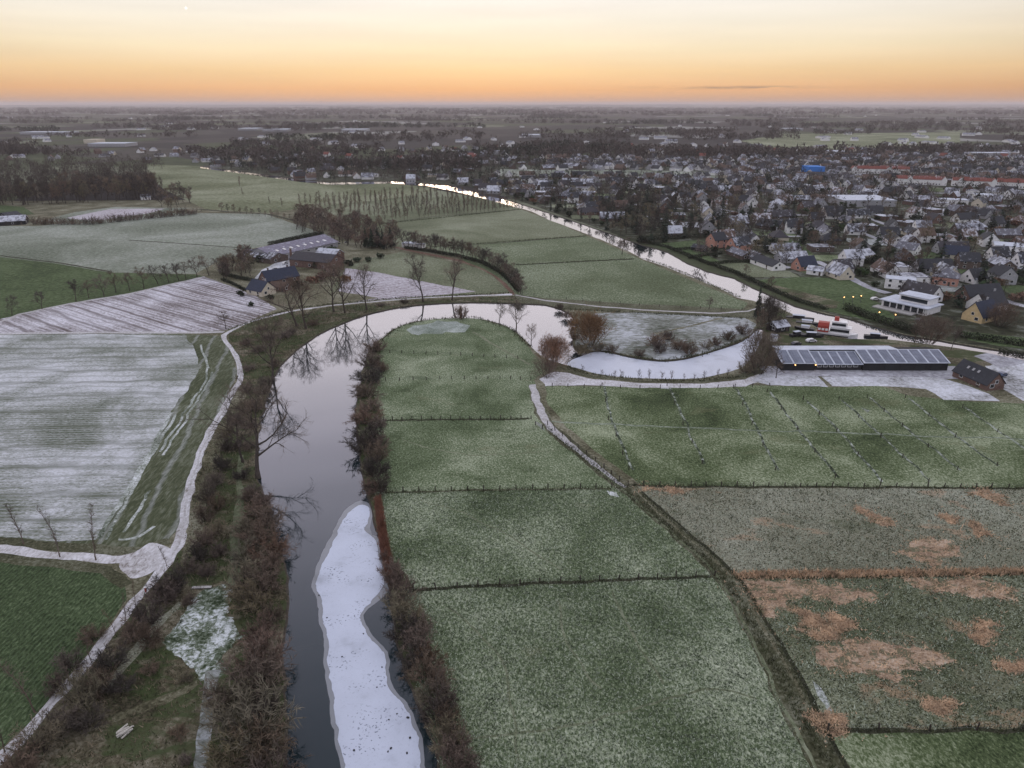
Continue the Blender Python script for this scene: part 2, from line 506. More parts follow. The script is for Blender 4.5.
M['wheat'] = field('frosted_crop_rows', (.060, .078, .042), (.23, .25, .215), (.62, .64, .68), tuft=.95, patch=.028, bias=.17, patch_amt=1.2, aniso=3.0, ang=R(3),
                   stripes=[(R(92), 1.55, .35, (.60, .63, .69), 3.0, .5), (R(92), 5.3, .40, (.085, .105, .06), 4.5, .74), (R(92), 12.7, .5, (.075, .09, .05), 4.0, .82)])
M['wheat_edge'] = field('green_crop_edge', (.030, .040, .018), (.078, .090, .050), (.20, .215, .165), tuft=1.5, patch=.03, bias=-.04, ang=-ROWE, aniso=.22, patch_amt=.7,
                        stripes=[(ROWE, 2.2, .30, (.035, .045, .02), 1.2, .6), (ROWE, 7.1, .45, (.40, .42, .42), 2.5, .86)])
M['plough'] = field('frosted_plough', (.075, .056, .048), (.29, .275, .285), (.62, .62, .68), tuft=.9, patch=.03, bias=.10, patch_amt=.9,
                    stripes=[(ROWP, 2.3, .6, (.66, .64, .71), 2.2, .5), (ROWP, 10.1, .75, (.065, .046, .04), 1.8, .85), (ROWP, 4.4, .5, (.10, .075, .068), 2.4, .74)])
M['plough_b'] = field('frosted_plough_fine', (.12, .095, .085), (.32, .29, .31), (.56, .55, .60), tuft=.6, patch=.03, bias=.05,
                      stripes=[(R(70), 3.4, .5, (.60, .59, .66), 1.0, .5)])
M['path'] = field('frosted_track', (.16, .14, .12), (.43, .42, .43), (.64, .64, .68), tuft=1.5, patch=.12, bias=.08, aniso=.5, patch_amt=.7)
M['path_thin'] = field('frosted_footpath', (.20, .18, .15), (.38, .37, .37), (.58, .58, .61), tuft=1.3, patch=.1, bias=.05)
M['dirt'] = field('red_dirt_track', (.07, .035, .025), (.15, .085, .062), (.24, .17, .14), tuft=.9, patch=.06)
M['bank'] = field('rough_brown_bank', (.030, .027, .015), (.100, .088, .056), (.24, .22, .165), tuft=1.2, patch=.06, bias=-.04, patch_amt=1.0,
                  blots=[((.040, .062, .020), .07, .46, .85), ((.20, .17, .13), .07, .62, .6)])
M['rough'] = field('rough_grass', (.036, .034, .018), (.115, .110, .068), (.27, .265, .20), tuft=1.2, patch=.06, bias=-.02, patch_amt=.8)
M['verge'] = field('dark_verge', (.024, .026, .012), (.072, .074, .042), (.19, .195, .145), tuft=1.4, patch=.07, patch_amt=.7)
M['ditch'] = field('wet_ditch', (.010, .012, .007), (.030, .032, .018), (.085, .085, .06), tuft=1.6, patch=.1)
M['frostgrass'] = field('white_frosted_grass', (.050, .065, .040), (.27, .30, .265), (.66, .69, .72), tuft=1.7, patch=.09, bias=.0, patch_amt=.9)
M['marsh'] = field('marsh_grass', (.045, .048, .028), (.185, .185, .130), (.40, .42, .35), tuft=2.0, patch=.03, bias=0, ang=.1, aniso=1.8,
                   blots=[((.36, .24, .155), .052, .60, .6), ((.06, .08, .04), .06, .60, .5)])
M['marsh_b'] = field('marsh_grass_rushy', (.030, .044, .022), (.122, .138, .080), (.37, .39, .29), tuft=2.1, patch=.035, bias=-.02, ang=.1, aniso=1.8,
                     blots=[((.36, .235, .15), .05, .575, .65), ((.20, .19, .13), .045, .56, .5)])
M['rushes_ground'] = field('rush_litter', (.13, .092, .058), (.34, .245, .170), (.54, .43, .33), tuft=1.8, patch=.1, aniso=2.4, patch_amt=.9, blots=[((.085, .105, .06), .30, .49, .9)])
M['islet'] = field('frosted_rough_field', (.075, .085, .062), (.21, .225, .20), (.50, .53, .57), tuft=.35, patch=.05, bias=.05, patch_amt=1.1, aniso=2)
M['yard'] = field('frosted_yard', (.13, .13, .12), (.38, .39, .41), (.62, .64, .70), tuft=.8, patch=.06, bias=.08, patch_amt=1.1)
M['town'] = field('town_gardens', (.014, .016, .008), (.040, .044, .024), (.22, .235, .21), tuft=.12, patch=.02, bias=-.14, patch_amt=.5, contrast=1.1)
M['asphalt'] = field('frosted_asphalt', (.16, .16, .17), (.30, .30, .33), (.50, .51, .56), tuft=.5, patch=.05, bias=.1)
M['furrow'] = field('frosted_furrow', (.016, .024, .011), (.05, .068, .040), (.38, .42, .37), tuft=.42, patch=.1, bias=.02, contrast=1.5)
M['track_pale'] = field('pale_mown_line', (.05, .07, .045), (.135, .165, .115), (.33, .37, .30), tuft=.8, patch=.06, bias=.05)

# ---- what lies between the fields
region('rough_grass', M['rough'], 'rough grassland between the fields and the water', [(-700, 205), (180, 200), (330, 190), (520, 205), (760, 300), (1024, 350), (1500, 390), (1700, 1000), (-700, 1000)])
region('rough_grass', M['bank'], 'brown bank below the meadow shrubs', [(352, 345), (395, 345), (390, 420), (392, 500), (405, 580), (430, 660), (470, 768), (500, 850), (380, 850), (350, 500)])
# ---- left of the river
region('field', M['meadow_pale'], 'pale grey frosted pasture beyond the ploughed field', [(-420, 232), (-120, 226), (40, 226), (70, 222), (110, 216), (200, 213), (265, 214), (335, 237), (250, 250), (215, 263), (195, 274), (110, 272.5), (60, 264), (0, 257), (-420, 262)])
region('field', M['meadow_pale'], 'pale strip of pasture behind the thin ditch', [(130, 240), (260, 249), (335, 237), (265, 214), (200, 213), (160, 213), (140, 220)])
region('field', M['green_far'], 'small vivid green plot before the dark wood', [(-300, 207), (0, 205), (24, 207), (34, 214), (0, 218), (-300, 222)])
region('field', M['meadow_pale'], 'narrow frosted orchard plot behind the hedge', [(40, 221), (75, 212), (115, 207), (190, 208), (160, 214), (90, 223)])
region('field', M['plough_b'], 'light frosted strip of the orchard plot', [(66, 218), (110, 209), (165, 208.5), (150, 213), (95, 221)])
region('field', M['green_far'], 'dark green crop behind the roadside trees', [(-420, 262), (0, 257), (60, 264), (110, 272.5), (195, 274.5), (205, 276.5), (130, 294), (70, 304.5), (0, 319.5), (-420, 375)])
region('field', M['plough'], 'frosted ploughed field with pale furrows', [(-420, 372), (0, 319), (70, 304), (130, 294), (205, 276.8), (228, 285), (256, 296), (277, 309), (250, 321), (226, 330), (180, 333), (100, 332.5), (-420, 340)])
region('field', M['wheat_edge'], 'green headland of the frosted crop', smooth([at(*p) for p in [(-420, 338), (100, 333), (180, 334), (222, 336), (229, 350), (238, 372), (224, 405), (205, 437), (186, 490), (178, 530), (163, 546), (148, 545), (125, 551), (60, 547), (0, 541), (-420, 520)]], 1, True), True)
region('field', M['wheat'], 'frost striped winter crop', [(-420, 338), (100, 334), (185, 335.5), (193, 346), (199, 362), (198, 373), (188, 388), (172, 410), (155, 440), (132, 482), (112, 517), (94, 541), (60, 541), (0, 537), (-420, 512)])
for k, px in enumerate([[(213, 372), (206, 386), (196, 402), (183, 424), (163, 455)], [(208, 367), (206, 380), (194, 398), (178, 424), (159, 452)], [(177, 414), (158, 444), (140, 476), (118, 517), (104, 541)], [(172, 412), (150, 452), (125, 495), (97, 540)],
                        [(150, 490), (138, 510), (126, 532)], [(155, 525), (140, 536), (118, 541)], [(200, 345), (206, 358), (209, 368)]]):
    strip('wheel_track', M['frostgrass'], 'frosted wheel track on the green headland', px, .75 if k != 3 else 1.1, 2)
strip('footpath', M['path_thin'], 'thin frosted farm track along the roadside trees', [(-420, 378), (0, 322), (20, 314), (70, 303.5), (130, 293.5), (205, 276.5)], 2.2, 0)
strip('footpath', M['path_thin'], 'thin frosted headland between plough and crop', [(-420, 342), (0, 333.5), (100, 332.5), (180, 332.8), (224, 332)], 2.6, 0)
strip('ditch', M['ditch'], 'thin dark ditch across the pale pasture', [(128, 240), (190, 244), (262, 249.5)], 2.0, 0)
strip('ditch', M['ditch'], 'dark edge of the pale pasture', [(-300, 258), (0, 255.5), (60, 263), (110, 271.5)], 2.0, 0)
strip('ditch', M['ditch'], 'hedge bottom between the pale pasture and the upper meadow', [(198, 209), (230, 212), (268, 214), (300, 222)], 4.0, 0)
region('field', M['green'], 'bright green crop beside the lower lane', [(-500, 640), (-200, 556), (0, 562), (60, 566), (100, 572), (125, 583), (128, 600), (95, 642), (45, 705), (0, 750), (-200, 900), (-600, 900)])
strip('verge', M['verge'], 'dark grassy verge above the lane', [(-400, 526), (0, 541.5), (60, 546.5), (110, 551), (140, 550), (168, 541)], 2.6, 0)
strip('verge', M['verge'], 'dark grassy verge below the lane', [(-400, 546), (0, 558), (60, 564), (105, 570), (128, 585)], 3.2, 0)
region('rough_grass', M['bank'], 'rough brown grass between lane and river', [(228, 333), (252, 322.5), (290, 312), (340, 306), (400, 301), (480, 297), (512, 296), (545, 300), (560, 308), (470, 330), (380, 340), (330, 352), (312, 420), (310, 600), (305, 900), (-300, 900), (0, 768), (45, 720), (100, 652), (140, 602), (172, 560), (184, 535), (194, 480), (208, 440), (228, 405), (241, 380), (240, 362), (230, 345)])
region('rough_grass', M['rough'], 'pale verge along the track', [(195, 480), (210, 440), (230, 405), (243, 382), (246, 395), (225, 440), (212, 490), (200, 540), (180, 568)])
region('meadow', M['clearing'], 'small frosted clearing among the bank scrub', ragged(smooth([at(*p) for p in [(205, 588), (218, 585), (228, 590), (231, 610), (243, 628), (240, 640), (226, 655), (222, 672), (208, 678), (196, 668), (172, 655), (170, 640), (182, 615)]], 2, True), .6, ((6, 2.4), (2, 1.2), (.8, .6))), True)
strip('footpath', M['meadow_far'], 'frosted grass path through the bank scrub', [(241, 455), (240, 480), (240, 505), (236, 530), (236, 560), (230, 590)], [1.4, 2.2, 1.6], 2)
strip('footpath', M['islet'], 'frosted grass path leaving the clearing', [(215, 670), (211, 690), (206, 715), (200, 768), (198, 800)], [2.4, 1.8, 2.2], 2)
strip('footpath', M['marsh'], 'muddy frosted path below the lane', [(180, 602), (160, 622), (140, 646), (122, 668), (108, 690)], [1.2, 2.2, .9], 2)
strip('footpath', M['rough'], 'faint pale path across the scrub', [(112, 720), (150, 704), (180, 692), (200, 682)], [1.5, 2.2, 1.2], 2)
TRACK = [(-150, 880), (0, 757), (45, 712), (100, 645), (141, 595), (168, 562), (181, 535), (191, 482), (206, 440), (226, 405), (239, 382), (240, 367), (233, 351), (224.5, 339), (228, 332.5), (250, 322), (290, 311.5), (320, 307), (345, 304), (400, 299.5), (440, 297), (480, 295.5), (514, 294.5)]
strip('lane', M['path'], 'frost white lane curving along the river', TRACK, [2.4, 2.4, 2.3, 2.3, 2.3, 2.3, 2.3, 2.2, 2.2, 2.1, 2.0, 1.9, 1.8, 1.9, 1.8, 1.8, 1.7, 1.7, 1.7, 1.8, 2.0, 2.5, 3.2])
strip('wheel_rut', M['path_thin'], 'grassy centre of the white lane', TRACK[:13], .5)
strip('lane', M['path'], 'frost white side lane joining from the fields', [(-420, 528), (-100, 544), (0, 549.5), (60, 555.5), (110, 559), (140, 557.5), (165, 556)], [2.6, 2.6, 2.6, 2.6, 2.8, 3.4, 4.0])
region('lane', M['path'], 'wide frosted fork of the two lanes', smooth([at(*p) for p in [(118, 556), (134, 552), (150, 543.5), (160, 545), (171, 549), (172, 556), (160, 567), (148, 574), (134, 577), (124, 572), (120, 563)]], 3, True), True)
# ---- farm and half-round field
region('farmyard', M['rough'], 'rough ground round the old farm', [(205, 277), (250, 249), (300, 238), (345, 243), (395, 246), (400, 252), (350, 262), (330, 290), (290, 300), (260, 297), (228, 285)])
region('field', M['meadow_far'], 'half-round frosted field inside the bend of the dirt track', [(345, 266), (372, 258), (400, 252), (440, 259), (470, 266), (490, 274), (504, 286), (511, 292), (480, 294), (440, 296), (400, 298.5), (345, 303), (330, 292)])
region('field', M['plough_b'], 'pinkish frosted plough below the half-round field', [(345, 268), (375, 272), (411, 279), (449, 286.5), (476, 291.5), (440, 295), (400, 298), (352, 302), (338, 292)])
region('field', M['rough'], 'rough grass beside the lane below the farm', [(295, 300), (338, 291), (380, 298), (345, 303), (300, 309), (280, 311), (270, 303)])
region('farmyard', M['yard'], 'frosted yard between the farm buildings', [(248, 285), (262, 270), (285, 258), (300, 258), (296, 266), (278, 276), (256, 288)])
strip('dirt_track', M['dirt'], 'reddish dirt track curving to the farm', [(395, 247), (412, 251), (440, 256.5), (468, 263), (488, 271), (502, 281), (511, 290), (516, 295)], 3.6)
# ---- upper meadows
region('meadow', M['meadow_up'], 'wide upper meadow before the far canal reach', [(138, 164), (200, 166), (256, 174), (330, 185), (392, 183.5), (428, 187), (440, 191), (380, 206), (320, 206), (268, 213), (205, 209), (165, 190), (150, 178)])
region('meadow', M['meadow_far'], 'meadow beneath the poplar plantation', [(320, 206), (380, 200), (440, 190.5), (475, 197), (520, 209), (400, 221), (330, 214)])
region('meadow', M['meadow_far'], 'meadow behind the copse', [(330, 214), (400, 221), (520, 209), (556, 222.5), (586, 235.5), (430, 247), (395, 246), (380, 235)])
region('meadow', M['meadow_d'], 'meadow strip between two thin ditches', [(430, 247), (586, 236), (604, 243), (642, 260), (516, 265), (490, 272), (466, 262)])
region('meadow', M['meadow_d'], 'green meadow reaching the lock corner', [(516, 265), (642, 260), (700, 284), (748, 303), (742, 310), (640, 305), (540, 299), (517, 295), (503, 281), (490, 272)])
strip('ditch', M['ditch'], 'thin ditch below the plantation', [(380, 224), (430, 217), (520, 209.5)], 1.8, 0)
strip('ditch', M['ditch'], 'thin ditch between the upper meadows', [(432, 247), (500, 243), (586, 236)], 2.0, 0)
strip('ditch', M['ditch'], 'thin ditch across the green meadow', [(516, 265), (580, 261.5), (634, 259)], 2.2, 0)
region('rough_grass', M['verge'], 'dark towpath bank of the meander', [(514, 294), (545, 298), (640, 304), (745, 309), (770, 312), (768, 322), (745, 318), (640, 312.5), (560, 309), (520, 302)])
strip('footpath', M['path_thin'], 'thin track on top of the bank', [(516, 295), (545, 300.5), (600, 306.5), (660, 311), (720, 313.5), (748, 311), (764, 307)], 1.5, 1)
region('field', M['islet'], 'frosted rough field enclosed by the frozen meander', [(596, 313), (640, 312.5), (745, 318), (756, 324), (750, 335), (720, 348), (684, 358), (660, 360), (613, 352), (590, 350), (575, 345), (578, 325)])
strip('footpath', M['rough'], 'faint line across the enclosed field', [(655, 334), (690, 326), (722, 318)], 1.4, 0)
# ---- right bank country: canal side, town
TOWN = [(470, 187), (520, 201), (580, 222), (640, 243), (660, 247), (705, 262), (760, 287), (830, 314), (905, 334), (985, 347), (1100, 365), (1500, 400), (1500, 168), (1000, 158), (900, 156), (760, 158), (640, 160), (560, 158), (490, 160), (400, 163), (256, 158), (205, 160), (210, 168), (330, 182), (430, 183)]
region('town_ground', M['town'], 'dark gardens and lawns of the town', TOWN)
region('field', M['meadow_up'], 'long green field behind the town', [(740, 141), (780, 134), (960, 132), (960, 142), (900, 149), (780, 150)])
region('field', M['meadow_pale'], 'pale field in the middle of the houses', [(500, 169), (560, 170), (640, 170), (710, 172), (720, 178), (600, 176), (500, 176)])
region('lawn', M['green_far'], 'green lawn by the pink brick house', [(650, 244), (700, 240), (715, 244), (700, 252), (722, 262), (706, 262), (660, 247)])
region('lawn', M['meadow_far'], 'frosted paddock below the low white bungalow', [(706, 262), (740, 262), (790, 271), (800, 277), (752, 277), (730, 271)])
region('lawn', M['green_far'], 'green meadow along the canal', [(752, 280), (800, 277), (850, 279), (880, 290), (870, 299), (895, 310), (860, 318), (830, 312), (790, 299)])
region('rough_grass', M['bank'], 'brown scrub strip on the canal bank', [(736, 274), (752, 280), (800, 291), (840, 302), (835, 309), (795, 300)])
region('lawn', M['green_far'], 'dark green lawn by the lit path', [(832, 309), (850, 303), (880, 307), (895, 316), (890, 325), (862, 319)])
region('lawn', M['green_far'], 'green paddock by the far canal bend', [(960, 331), (1000, 335), (1080, 345), (1080, 355), (1000, 346), (968, 340)])
region('lawn', M['green_far'], 'lawn among the streets', [(775, 234), (800, 242), (815, 256), (800, 253), (785, 247)])
for k, px in enumerate([[(705, 228), (727, 230.5), (750, 233.5), (774, 236), (800, 236)], [(766, 245), (772, 248), (785, 251), (800, 255.5), (818, 262), (840, 272), (868, 287), (888, 293)], [(959, 292), (986, 295.5), (1003, 300), (1024, 306), (1100, 325)],
                        [(640, 215), (700, 226), (705, 228)], [(768, 262), (790, 268)], [(860, 215), (930, 240), (1000, 262), (1080, 285)], [(700, 205), (790, 222), (860, 232), (930, 262)], [(560, 200), (640, 205), (720, 212), (830, 216)], [(800, 190), (900, 192), (1040, 196)]]):
    strip('street', M['asphalt'], 'frosted town street', px, 5.0 if k < 3 else 4.6, 2)
lrnd = random.Random(21)
for k in range(46):
    u, v = lrnd.uniform(560, 1040), lrnd.uniform(188, 300)
    x, y = at(u, v)
    if not pip([(x, y)], [at(*p) for p in TOWN])[0] or v > 262 + (u - 700) * .15 or (u < 720 and v > 228): continue
    w, h, a = lrnd.uniform(9, 20), lrnd.uniform(8, 14), .35 + .5 * math.sin(x / 130 + y / 190)
    c_, s_ = math.cos(a), math.sin(a)
    region('lawn', M[lrnd.choice(['green_far', 'meadow_far', 'meadow_c', 'yard', 'islet'])], 'garden lawn between the town houses', [(x + p * w * c_ - q * h * s_, y + p * w * s_ + q * h * c_) for p, q in ((-1, -1), (1, -1), (1, 1), (-1, 1))], True)
# ---- meadow in the river bend
region('meadow', M['meadow'], 'frosty meadow tongue inside the river bend', [(380, 352), (384, 338), (400, 326), (430, 319), (475, 317), (512, 329), (536, 356), (548, 368), (534, 380), (541, 405), (545, 420), (383, 421), (372, 390)])
region('meadow', M['meadow'], 'frosty meadow below the tongue', [(372, 421), (545, 420), (562, 438), (604, 474), (622, 488), (384, 492), (368, 470)])
region('meadow', M['meadow_b'], 'frosty meadow beside the ice sheet', [(375, 492), (622, 488), (660, 518), (706, 556), (720, 576), (414, 590), (385, 545)])
region('meadow', M['meadow_b'], 'large tufted frosty meadow nearest the camera', [(395, 590), (720, 576), (745, 612), (800, 706), (828, 768), (880, 900), (430, 900), (438, 768), (412, 660)])
region('meadow', M['tip'], 'white frosted tip of the meadow tongue', ragged(smooth([at(*p) for p in [(408, 329), (430, 322), (452, 321), (468, 323), (462, 331), (430, 334), (412, 334)]], 2, True), 1.0, ((9, 4.5), (3.5, 2.2), (1.3, 1.0))), True)
strip('footpath', M['meadow_far'], 'faint pale path over the meadow tongue', [(474, 332), (490, 342), (512, 355), (530, 364)], 1.3, 3)
# ---- right meadows
region('meadow', M['meadow_c'], 'green drained meadow with diagonal furrows', [(545, 386), (640, 386), (745, 385), (830, 387), (880, 386), (905, 395), (960, 401), (990, 402), (1200, 410), (1600, 440), (1600, 510), (1024, 487.5), (800, 486.5), (640, 485), (604, 458), (568, 428), (548, 405)])
region('meadow', M['marsh'], 'marshy meadow with russet patches', [(636, 487), (800, 488.5), (1024, 489.5), (1700, 512), (1700, 600), (1024, 570), (850, 573), (735, 574), (690, 535), (650, 500)])
region('meadow', M['marsh_b'], 'rushy meadow with large russet beds', [(738, 579), (1024, 573), (1700, 602), (1700, 820), (1024, 728), (820, 729), (796, 690), (765, 628)])
region('meadow', M['meadow_c'], 'dull green meadow below the lowest ditch', [(822, 733), (1024, 732), (1700, 830), (1700, 1000), (900, 1000), (845, 768)])
rus = lambda pts: smooth([at(*p) for p in pts], 2, True)
RUSH = [
    [(738, 582), (800, 580), (868, 588), (862, 598), (835, 601), (800, 598), (785, 606), (765, 618), (752, 606)],
    [(795, 607), (806, 610), (808, 621), (798, 622)], [(812, 620), (826, 622), (832, 637), (818, 644), (808, 632)], [(838, 616), (852, 620), (856, 630), (842, 631)],
    [(818, 654), (840, 646), (870, 641), (905, 646), (930, 648), (945, 662), (938, 672), (910, 673), (893, 685), (868, 681), (845, 674), (826, 671)],
    [(900, 581), (945, 579), (1000, 580), (1016, 600), (985, 603), (960, 598), (930, 592)], [(970, 622), (1000, 626), (1008, 640), (985, 641)], [(1000, 660), (1040, 662), (1060, 676), (1010, 673)],
    [(936, 697), (958, 699), (957, 706), (938, 703)], [(816, 716), (834, 716), (838, 726), (822, 727)],
    [(858, 512), (876, 512), (888, 524), (868, 520)], [(938, 518), (955, 520), (950, 524)], [(970, 524), (988, 528), (990, 540), (976, 536)], [(898, 545), (945, 543), (960, 552), (955, 564), (925, 562), (905, 555)], [(970, 490), (1005, 492), (1002, 502), (975, 498)], [(640, 489), (680, 489), (676, 495), (650, 494)]]
for k, r_ in enumerate(RUSH):
    RUSH[k] = ragged(rus(r_), .6, ((5, 3.2), (2.0, 2.0), (.9, .9)))
    region('rush_bed', M['rushes_ground'], 'russet bed of flattened rushes', RUSH[k], True)
region('ditch_bank', M['rushes_ground'], 'russet reed edge of the long ditch', [(733, 573), (850, 572), (1024, 569.5), (1700, 598), (1700, 604), (1024, 575), (850, 578), (737, 579)])
strip('ditch', M['ditch'], 'long dark ditch along the russet reeds', [(738, 577.5), (850, 576.5), (1024, 573.8), (1700, 603)], 1.0, 0)
strip('ditch', M['ditch'], 'lowest dark ditch', [(818, 730), (880, 731), (1024, 730.5), (1700, 822)], 1.0, 0)
FURROWS = [[(605, 386), (612, 420), (626, 455), (632, 470)], [(670, 386), (686, 425), (705, 464)], [(737, 388), (755, 425), (778, 470)], [(770, 392), (800, 430), (838, 478)], [(806, 400), (840, 432), (884, 483)], [(842, 400), (883, 437), (931, 482)],
           [(870, 398), (905, 427), (960, 470)], [(908, 398), (958, 437), (1000, 466)], [(965, 408), (1000, 432), (1040, 458)]]
for px in FURROWS:
    strip('furrow', M['furrow'], 'frosted drainage furrow in the green meadow', px, .7, 2)
strip('footpath', M['track_pale'], 'pale mown line across the drained meadow', [(548, 421), (650, 426), (749, 430), (768, 430.5), (843, 432.5), (943, 437), (1024, 439), (1300, 455)], .9, 3)
for px in ([(612, 590), (628, 628), (646, 656), (664, 684)], [(560, 600), (566, 640), (600, 690)], [(450, 610), (500, 660), (520, 760)], [(420, 500), (480, 520), (560, 570)], [(400, 440), (470, 455), (560, 450)], [(760, 700), (700, 690), (600, 720), (470, 740)]):
    strip('cattle_track', M['meadow_far'], 'faint trodden cattle track in the meadow', px, .45, 4)
strip('ditch', M['ditch'], 'dark fence bottom across the meadow tongue', [(381, 420.5), (460, 419.5), (530, 419)], .9, 0)
strip('ditch', M['ditch'], 'dark fence bottom beside the ice sheet', [(412, 591), (500, 585), (600, 581), (716, 576.5)], 1.0, 0)
strip('ditch', M['verge'], 'rough line under the middle fence', [(385, 492.5), (500, 490), (612, 488)], .7, 0)
strip('ditch', M['ditch'], 'dark fence bottom of the drained meadow', [(626, 485.5), (800, 487.2), (1024, 488.2), (1600, 510)], .8, 0)
FT = [(532, 384), (538, 402), (545, 421), (569, 444), (599, 467), (624, 487), (662, 520), (699, 551), (719, 570), (730, 584), (752, 620), (775, 663), (795, 701), (816, 742), (834, 775), (860, 830)]
strip('rough_grass', M['verge'], 'rough strip beside the farm track', FT, [3, 3, 4, 4, 4, 4, 4.2, 4.6, 5, 5.2, 5.4, 5.4, 5.4, 5.4, 5.4, 5.4])
strip('footpath', M['path_thin'], 'frosted upper part of the farm track', FT[:6], [2.4, 2.4, 2.6, 1.8, 1.6, .8])
off = lambda d: [(p[0] + d, p[1]) for p in FT[4:]]
strip('wheel_rut', M['meadow_far'], 'frosted wheel rut of the farm track', [(599 - 3, 467), (621, 488), (657, 521), (694, 552), (713, 571), (723, 585), (743, 621), (764, 664), (783, 702), (803, 743), (820, 776)], .55, 2)
strip('wheel_rut', M['rough'], 'grassy wheel rut of the farm track', [(602, 466), (629, 487), (667, 520), (705, 551), (725, 570), (737, 584), (759, 620), (783, 663), (804, 701), (825, 742)], .6, 2)
strip('ditch', M['ditch'], 'narrow ditch beside the farm track', [(640, 492), (675, 520), (711, 551), (731, 571), (743, 585), (767, 621), (791, 664), (812, 702), (834, 743), (850, 776)], .8, 2)
for fp in ([(606, 490), (616, 492), (619, 497), (610, 495)], [(810, 682), (820, 690), (832, 712), (828, 714), (816, 696)], [(658, 385), (670, 385.5), (669, 389), (660, 388.5)], [(534, 421), (541, 424), (545, 431), (540, 428)], [(862, 408), (870, 411), (866, 413)]):
    region('frost_patch', M['frostgrass'], 'white patch of frost on the grass', fp)
# ---- causeway, barn yard
region('lane', M['path'], 'frosted causeway along the frozen arm', [(540, 379), (552, 372), (568, 373), (590, 379), (640, 383), (700, 384), (745, 379), (772, 371), (778, 376), (745, 386), (700, 388), (640, 388), (590, 385), (545, 386)])
region('rough_grass', M['verge'], 'rough bank between causeway and ice', [(560, 367), (572, 371), (590, 375), (640, 380.5), (690, 381.5), (730, 377.5), (748, 372), (772, 368), (772, 371), (745, 378), (700, 383.3), (640, 382.3), (590, 378), (566, 372)])
region('yard', M['asphalt'], 'dark paved strip along the solar barn', [(758, 366), (955, 366), (962, 379), (900, 378), (830, 376.5), (765, 374)])
region('yard', M['yard'], 'frost white yard before the solar barn', [(762, 374), (818, 376), (826, 384), (829, 387), (770, 385), (752, 381)])
region('yard', M['yard'], 'frost white paddock before the solar barn', [(822, 376.5), (930, 377), (946, 379), (968, 386), (990, 394), (1000, 401), (945, 400), (935, 394), (925, 389), (880, 386), (834, 386)])
region('yard', M['yard'], 'frosted drive by the brick lodge', [(985, 366), (1024, 358), (1200, 372), (1200, 402), (1024, 401), (1000, 388), (996, 378)])
region('rough_grass', M['bank'], 'dark yard between barn and canal', [(757, 318), (775, 308), (815, 330), (850, 338), (900, 344), (960, 350), (1010, 355), (990, 366), (955, 366), (762, 366), (752, 350)])
region('yard', M['asphalt'], 'frosted drive behind the lodge', [(975, 356), (992, 352), (1040, 358), (1024, 363), (1000, 368)])

# ---- water
def S(px, n=2): return smooth([at(*p) for p in px], n, True)
RIVER_W = S([(270, 840), (284, 768), (286, 735), (285, 700), (282, 670), (281, 640), (285, 612), (287, 590), (284, 570), (277, 545), (272, 520), (264, 497), (258, 478), (256, 455), (258, 432), (262, 412), (267, 395), (272, 380), (281, 365), (296, 350), (312, 338), (330, 328), (352, 319), (375, 312), (400, 307), (430, 303.5), (470, 302), (510, 303), (540, 304), (556, 307), (570, 314), (576, 325), (573, 338), (575, 348), (585, 351.5), (600, 350), (613, 352), (630, 356), (650, 359), (666, 360), (684, 358), (700, 354), (720, 348), (738, 342), (748, 336), (756, 328), (764, 330), (760, 345), (752, 358), (742, 368), (712, 376), (687, 379), (637, 378), (612, 376), (587, 371.5), (567, 365), (547, 359), (534, 350), (525, 340), (512, 330), (495, 322), (475, 318.5), (455, 318), (430, 319.5), (410, 323), (392, 330), (380, 340), (371, 348), (366, 360), (361, 380), (358, 400), (357, 425), (360, 455), (364, 480), (370, 500), (375, 520), (381, 545), (386, 570), (390, 590), (393, 615), (397, 640), (404, 665), (414, 690), (425, 720), (435, 745), (440, 768), (460, 840)], 3)
CANAL_W = S([(200, 166.2), (256, 173), (300, 179.2), (330, 182), (392, 180.8), (425, 183.2), (448, 185), (480, 193), (512, 201), (540, 210), (577, 222), (603, 231), (643, 245), (652, 247), (668, 252), (687, 263), (707, 271), (734, 278), (752, 287), (774, 297), (796, 306), (827, 314), (846, 317.5), (868, 324), (907, 335), (939, 340), (986, 348), (1024, 353), (1200, 372), (1500, 402), (1500, 420), (1200, 386), (1024, 360.5), (987, 353), (944, 346), (914, 342.5), (885, 339), (868, 339), (850, 339), (832, 335), (818, 328), (805, 320), (787, 311.5), (775, 306), (752, 300.5), (740, 298.5), (718, 287.5), (695, 278.5), (662, 265.5), (643, 259.2), (632, 253), (604, 241), (579, 231), (549, 220), (532, 211.5), (512, 206), (470, 195), (448, 190), (425, 185.6), (392, 183.4), (330, 184.6), (300, 182), (256, 175.6), (200, 168)], 1)
WATER = [('river', RIVER_W), ('canal', CANAL_W)]

REG0 = [(r_[0], r_[1], r_[2], list(r_[3])) for r_ in REG]
OCT = ((2.4, .42), (9.0, .75))
REG = [(r_[0], r_[1], r_[2], r_[3] if r_[0] == 'rush_bed' else ragged(r_[3], 1.6, OCT)) for r_ in REG]
WATER0 = WATER
WATER = [(n_, ragged(w_, 1.6, OCT)) for n_, w_ in WATER]
verts, edges, base_n = [], [], 0
def cdt_add(poly):
    k = len(verts)
    verts.extend(Vector(p) for p in poly)
    edges.extend((k + i, k + (i + 1) % len(poly)) for i in range(len(poly)))
FARX, FARY = 45000.0, 45000.0
cdt_add([(-FARX, -300), (FARX, -300), (FARX, FARY), (-FARX, FARY)])
for r_ in REG: cdt_add(r_[3])
for _n, w in WATER: cdt_add(w)
cv, _ce, cf, _a, _b, _c = delaunay_2d_cdt(verts, edges, [], 0, 1e-4)
cv = np.array([(p[0], p[1]) for p in cv]); cf = np.array([f for f in cf if len(f) == 3])
cen = cv[cf].mean(1)
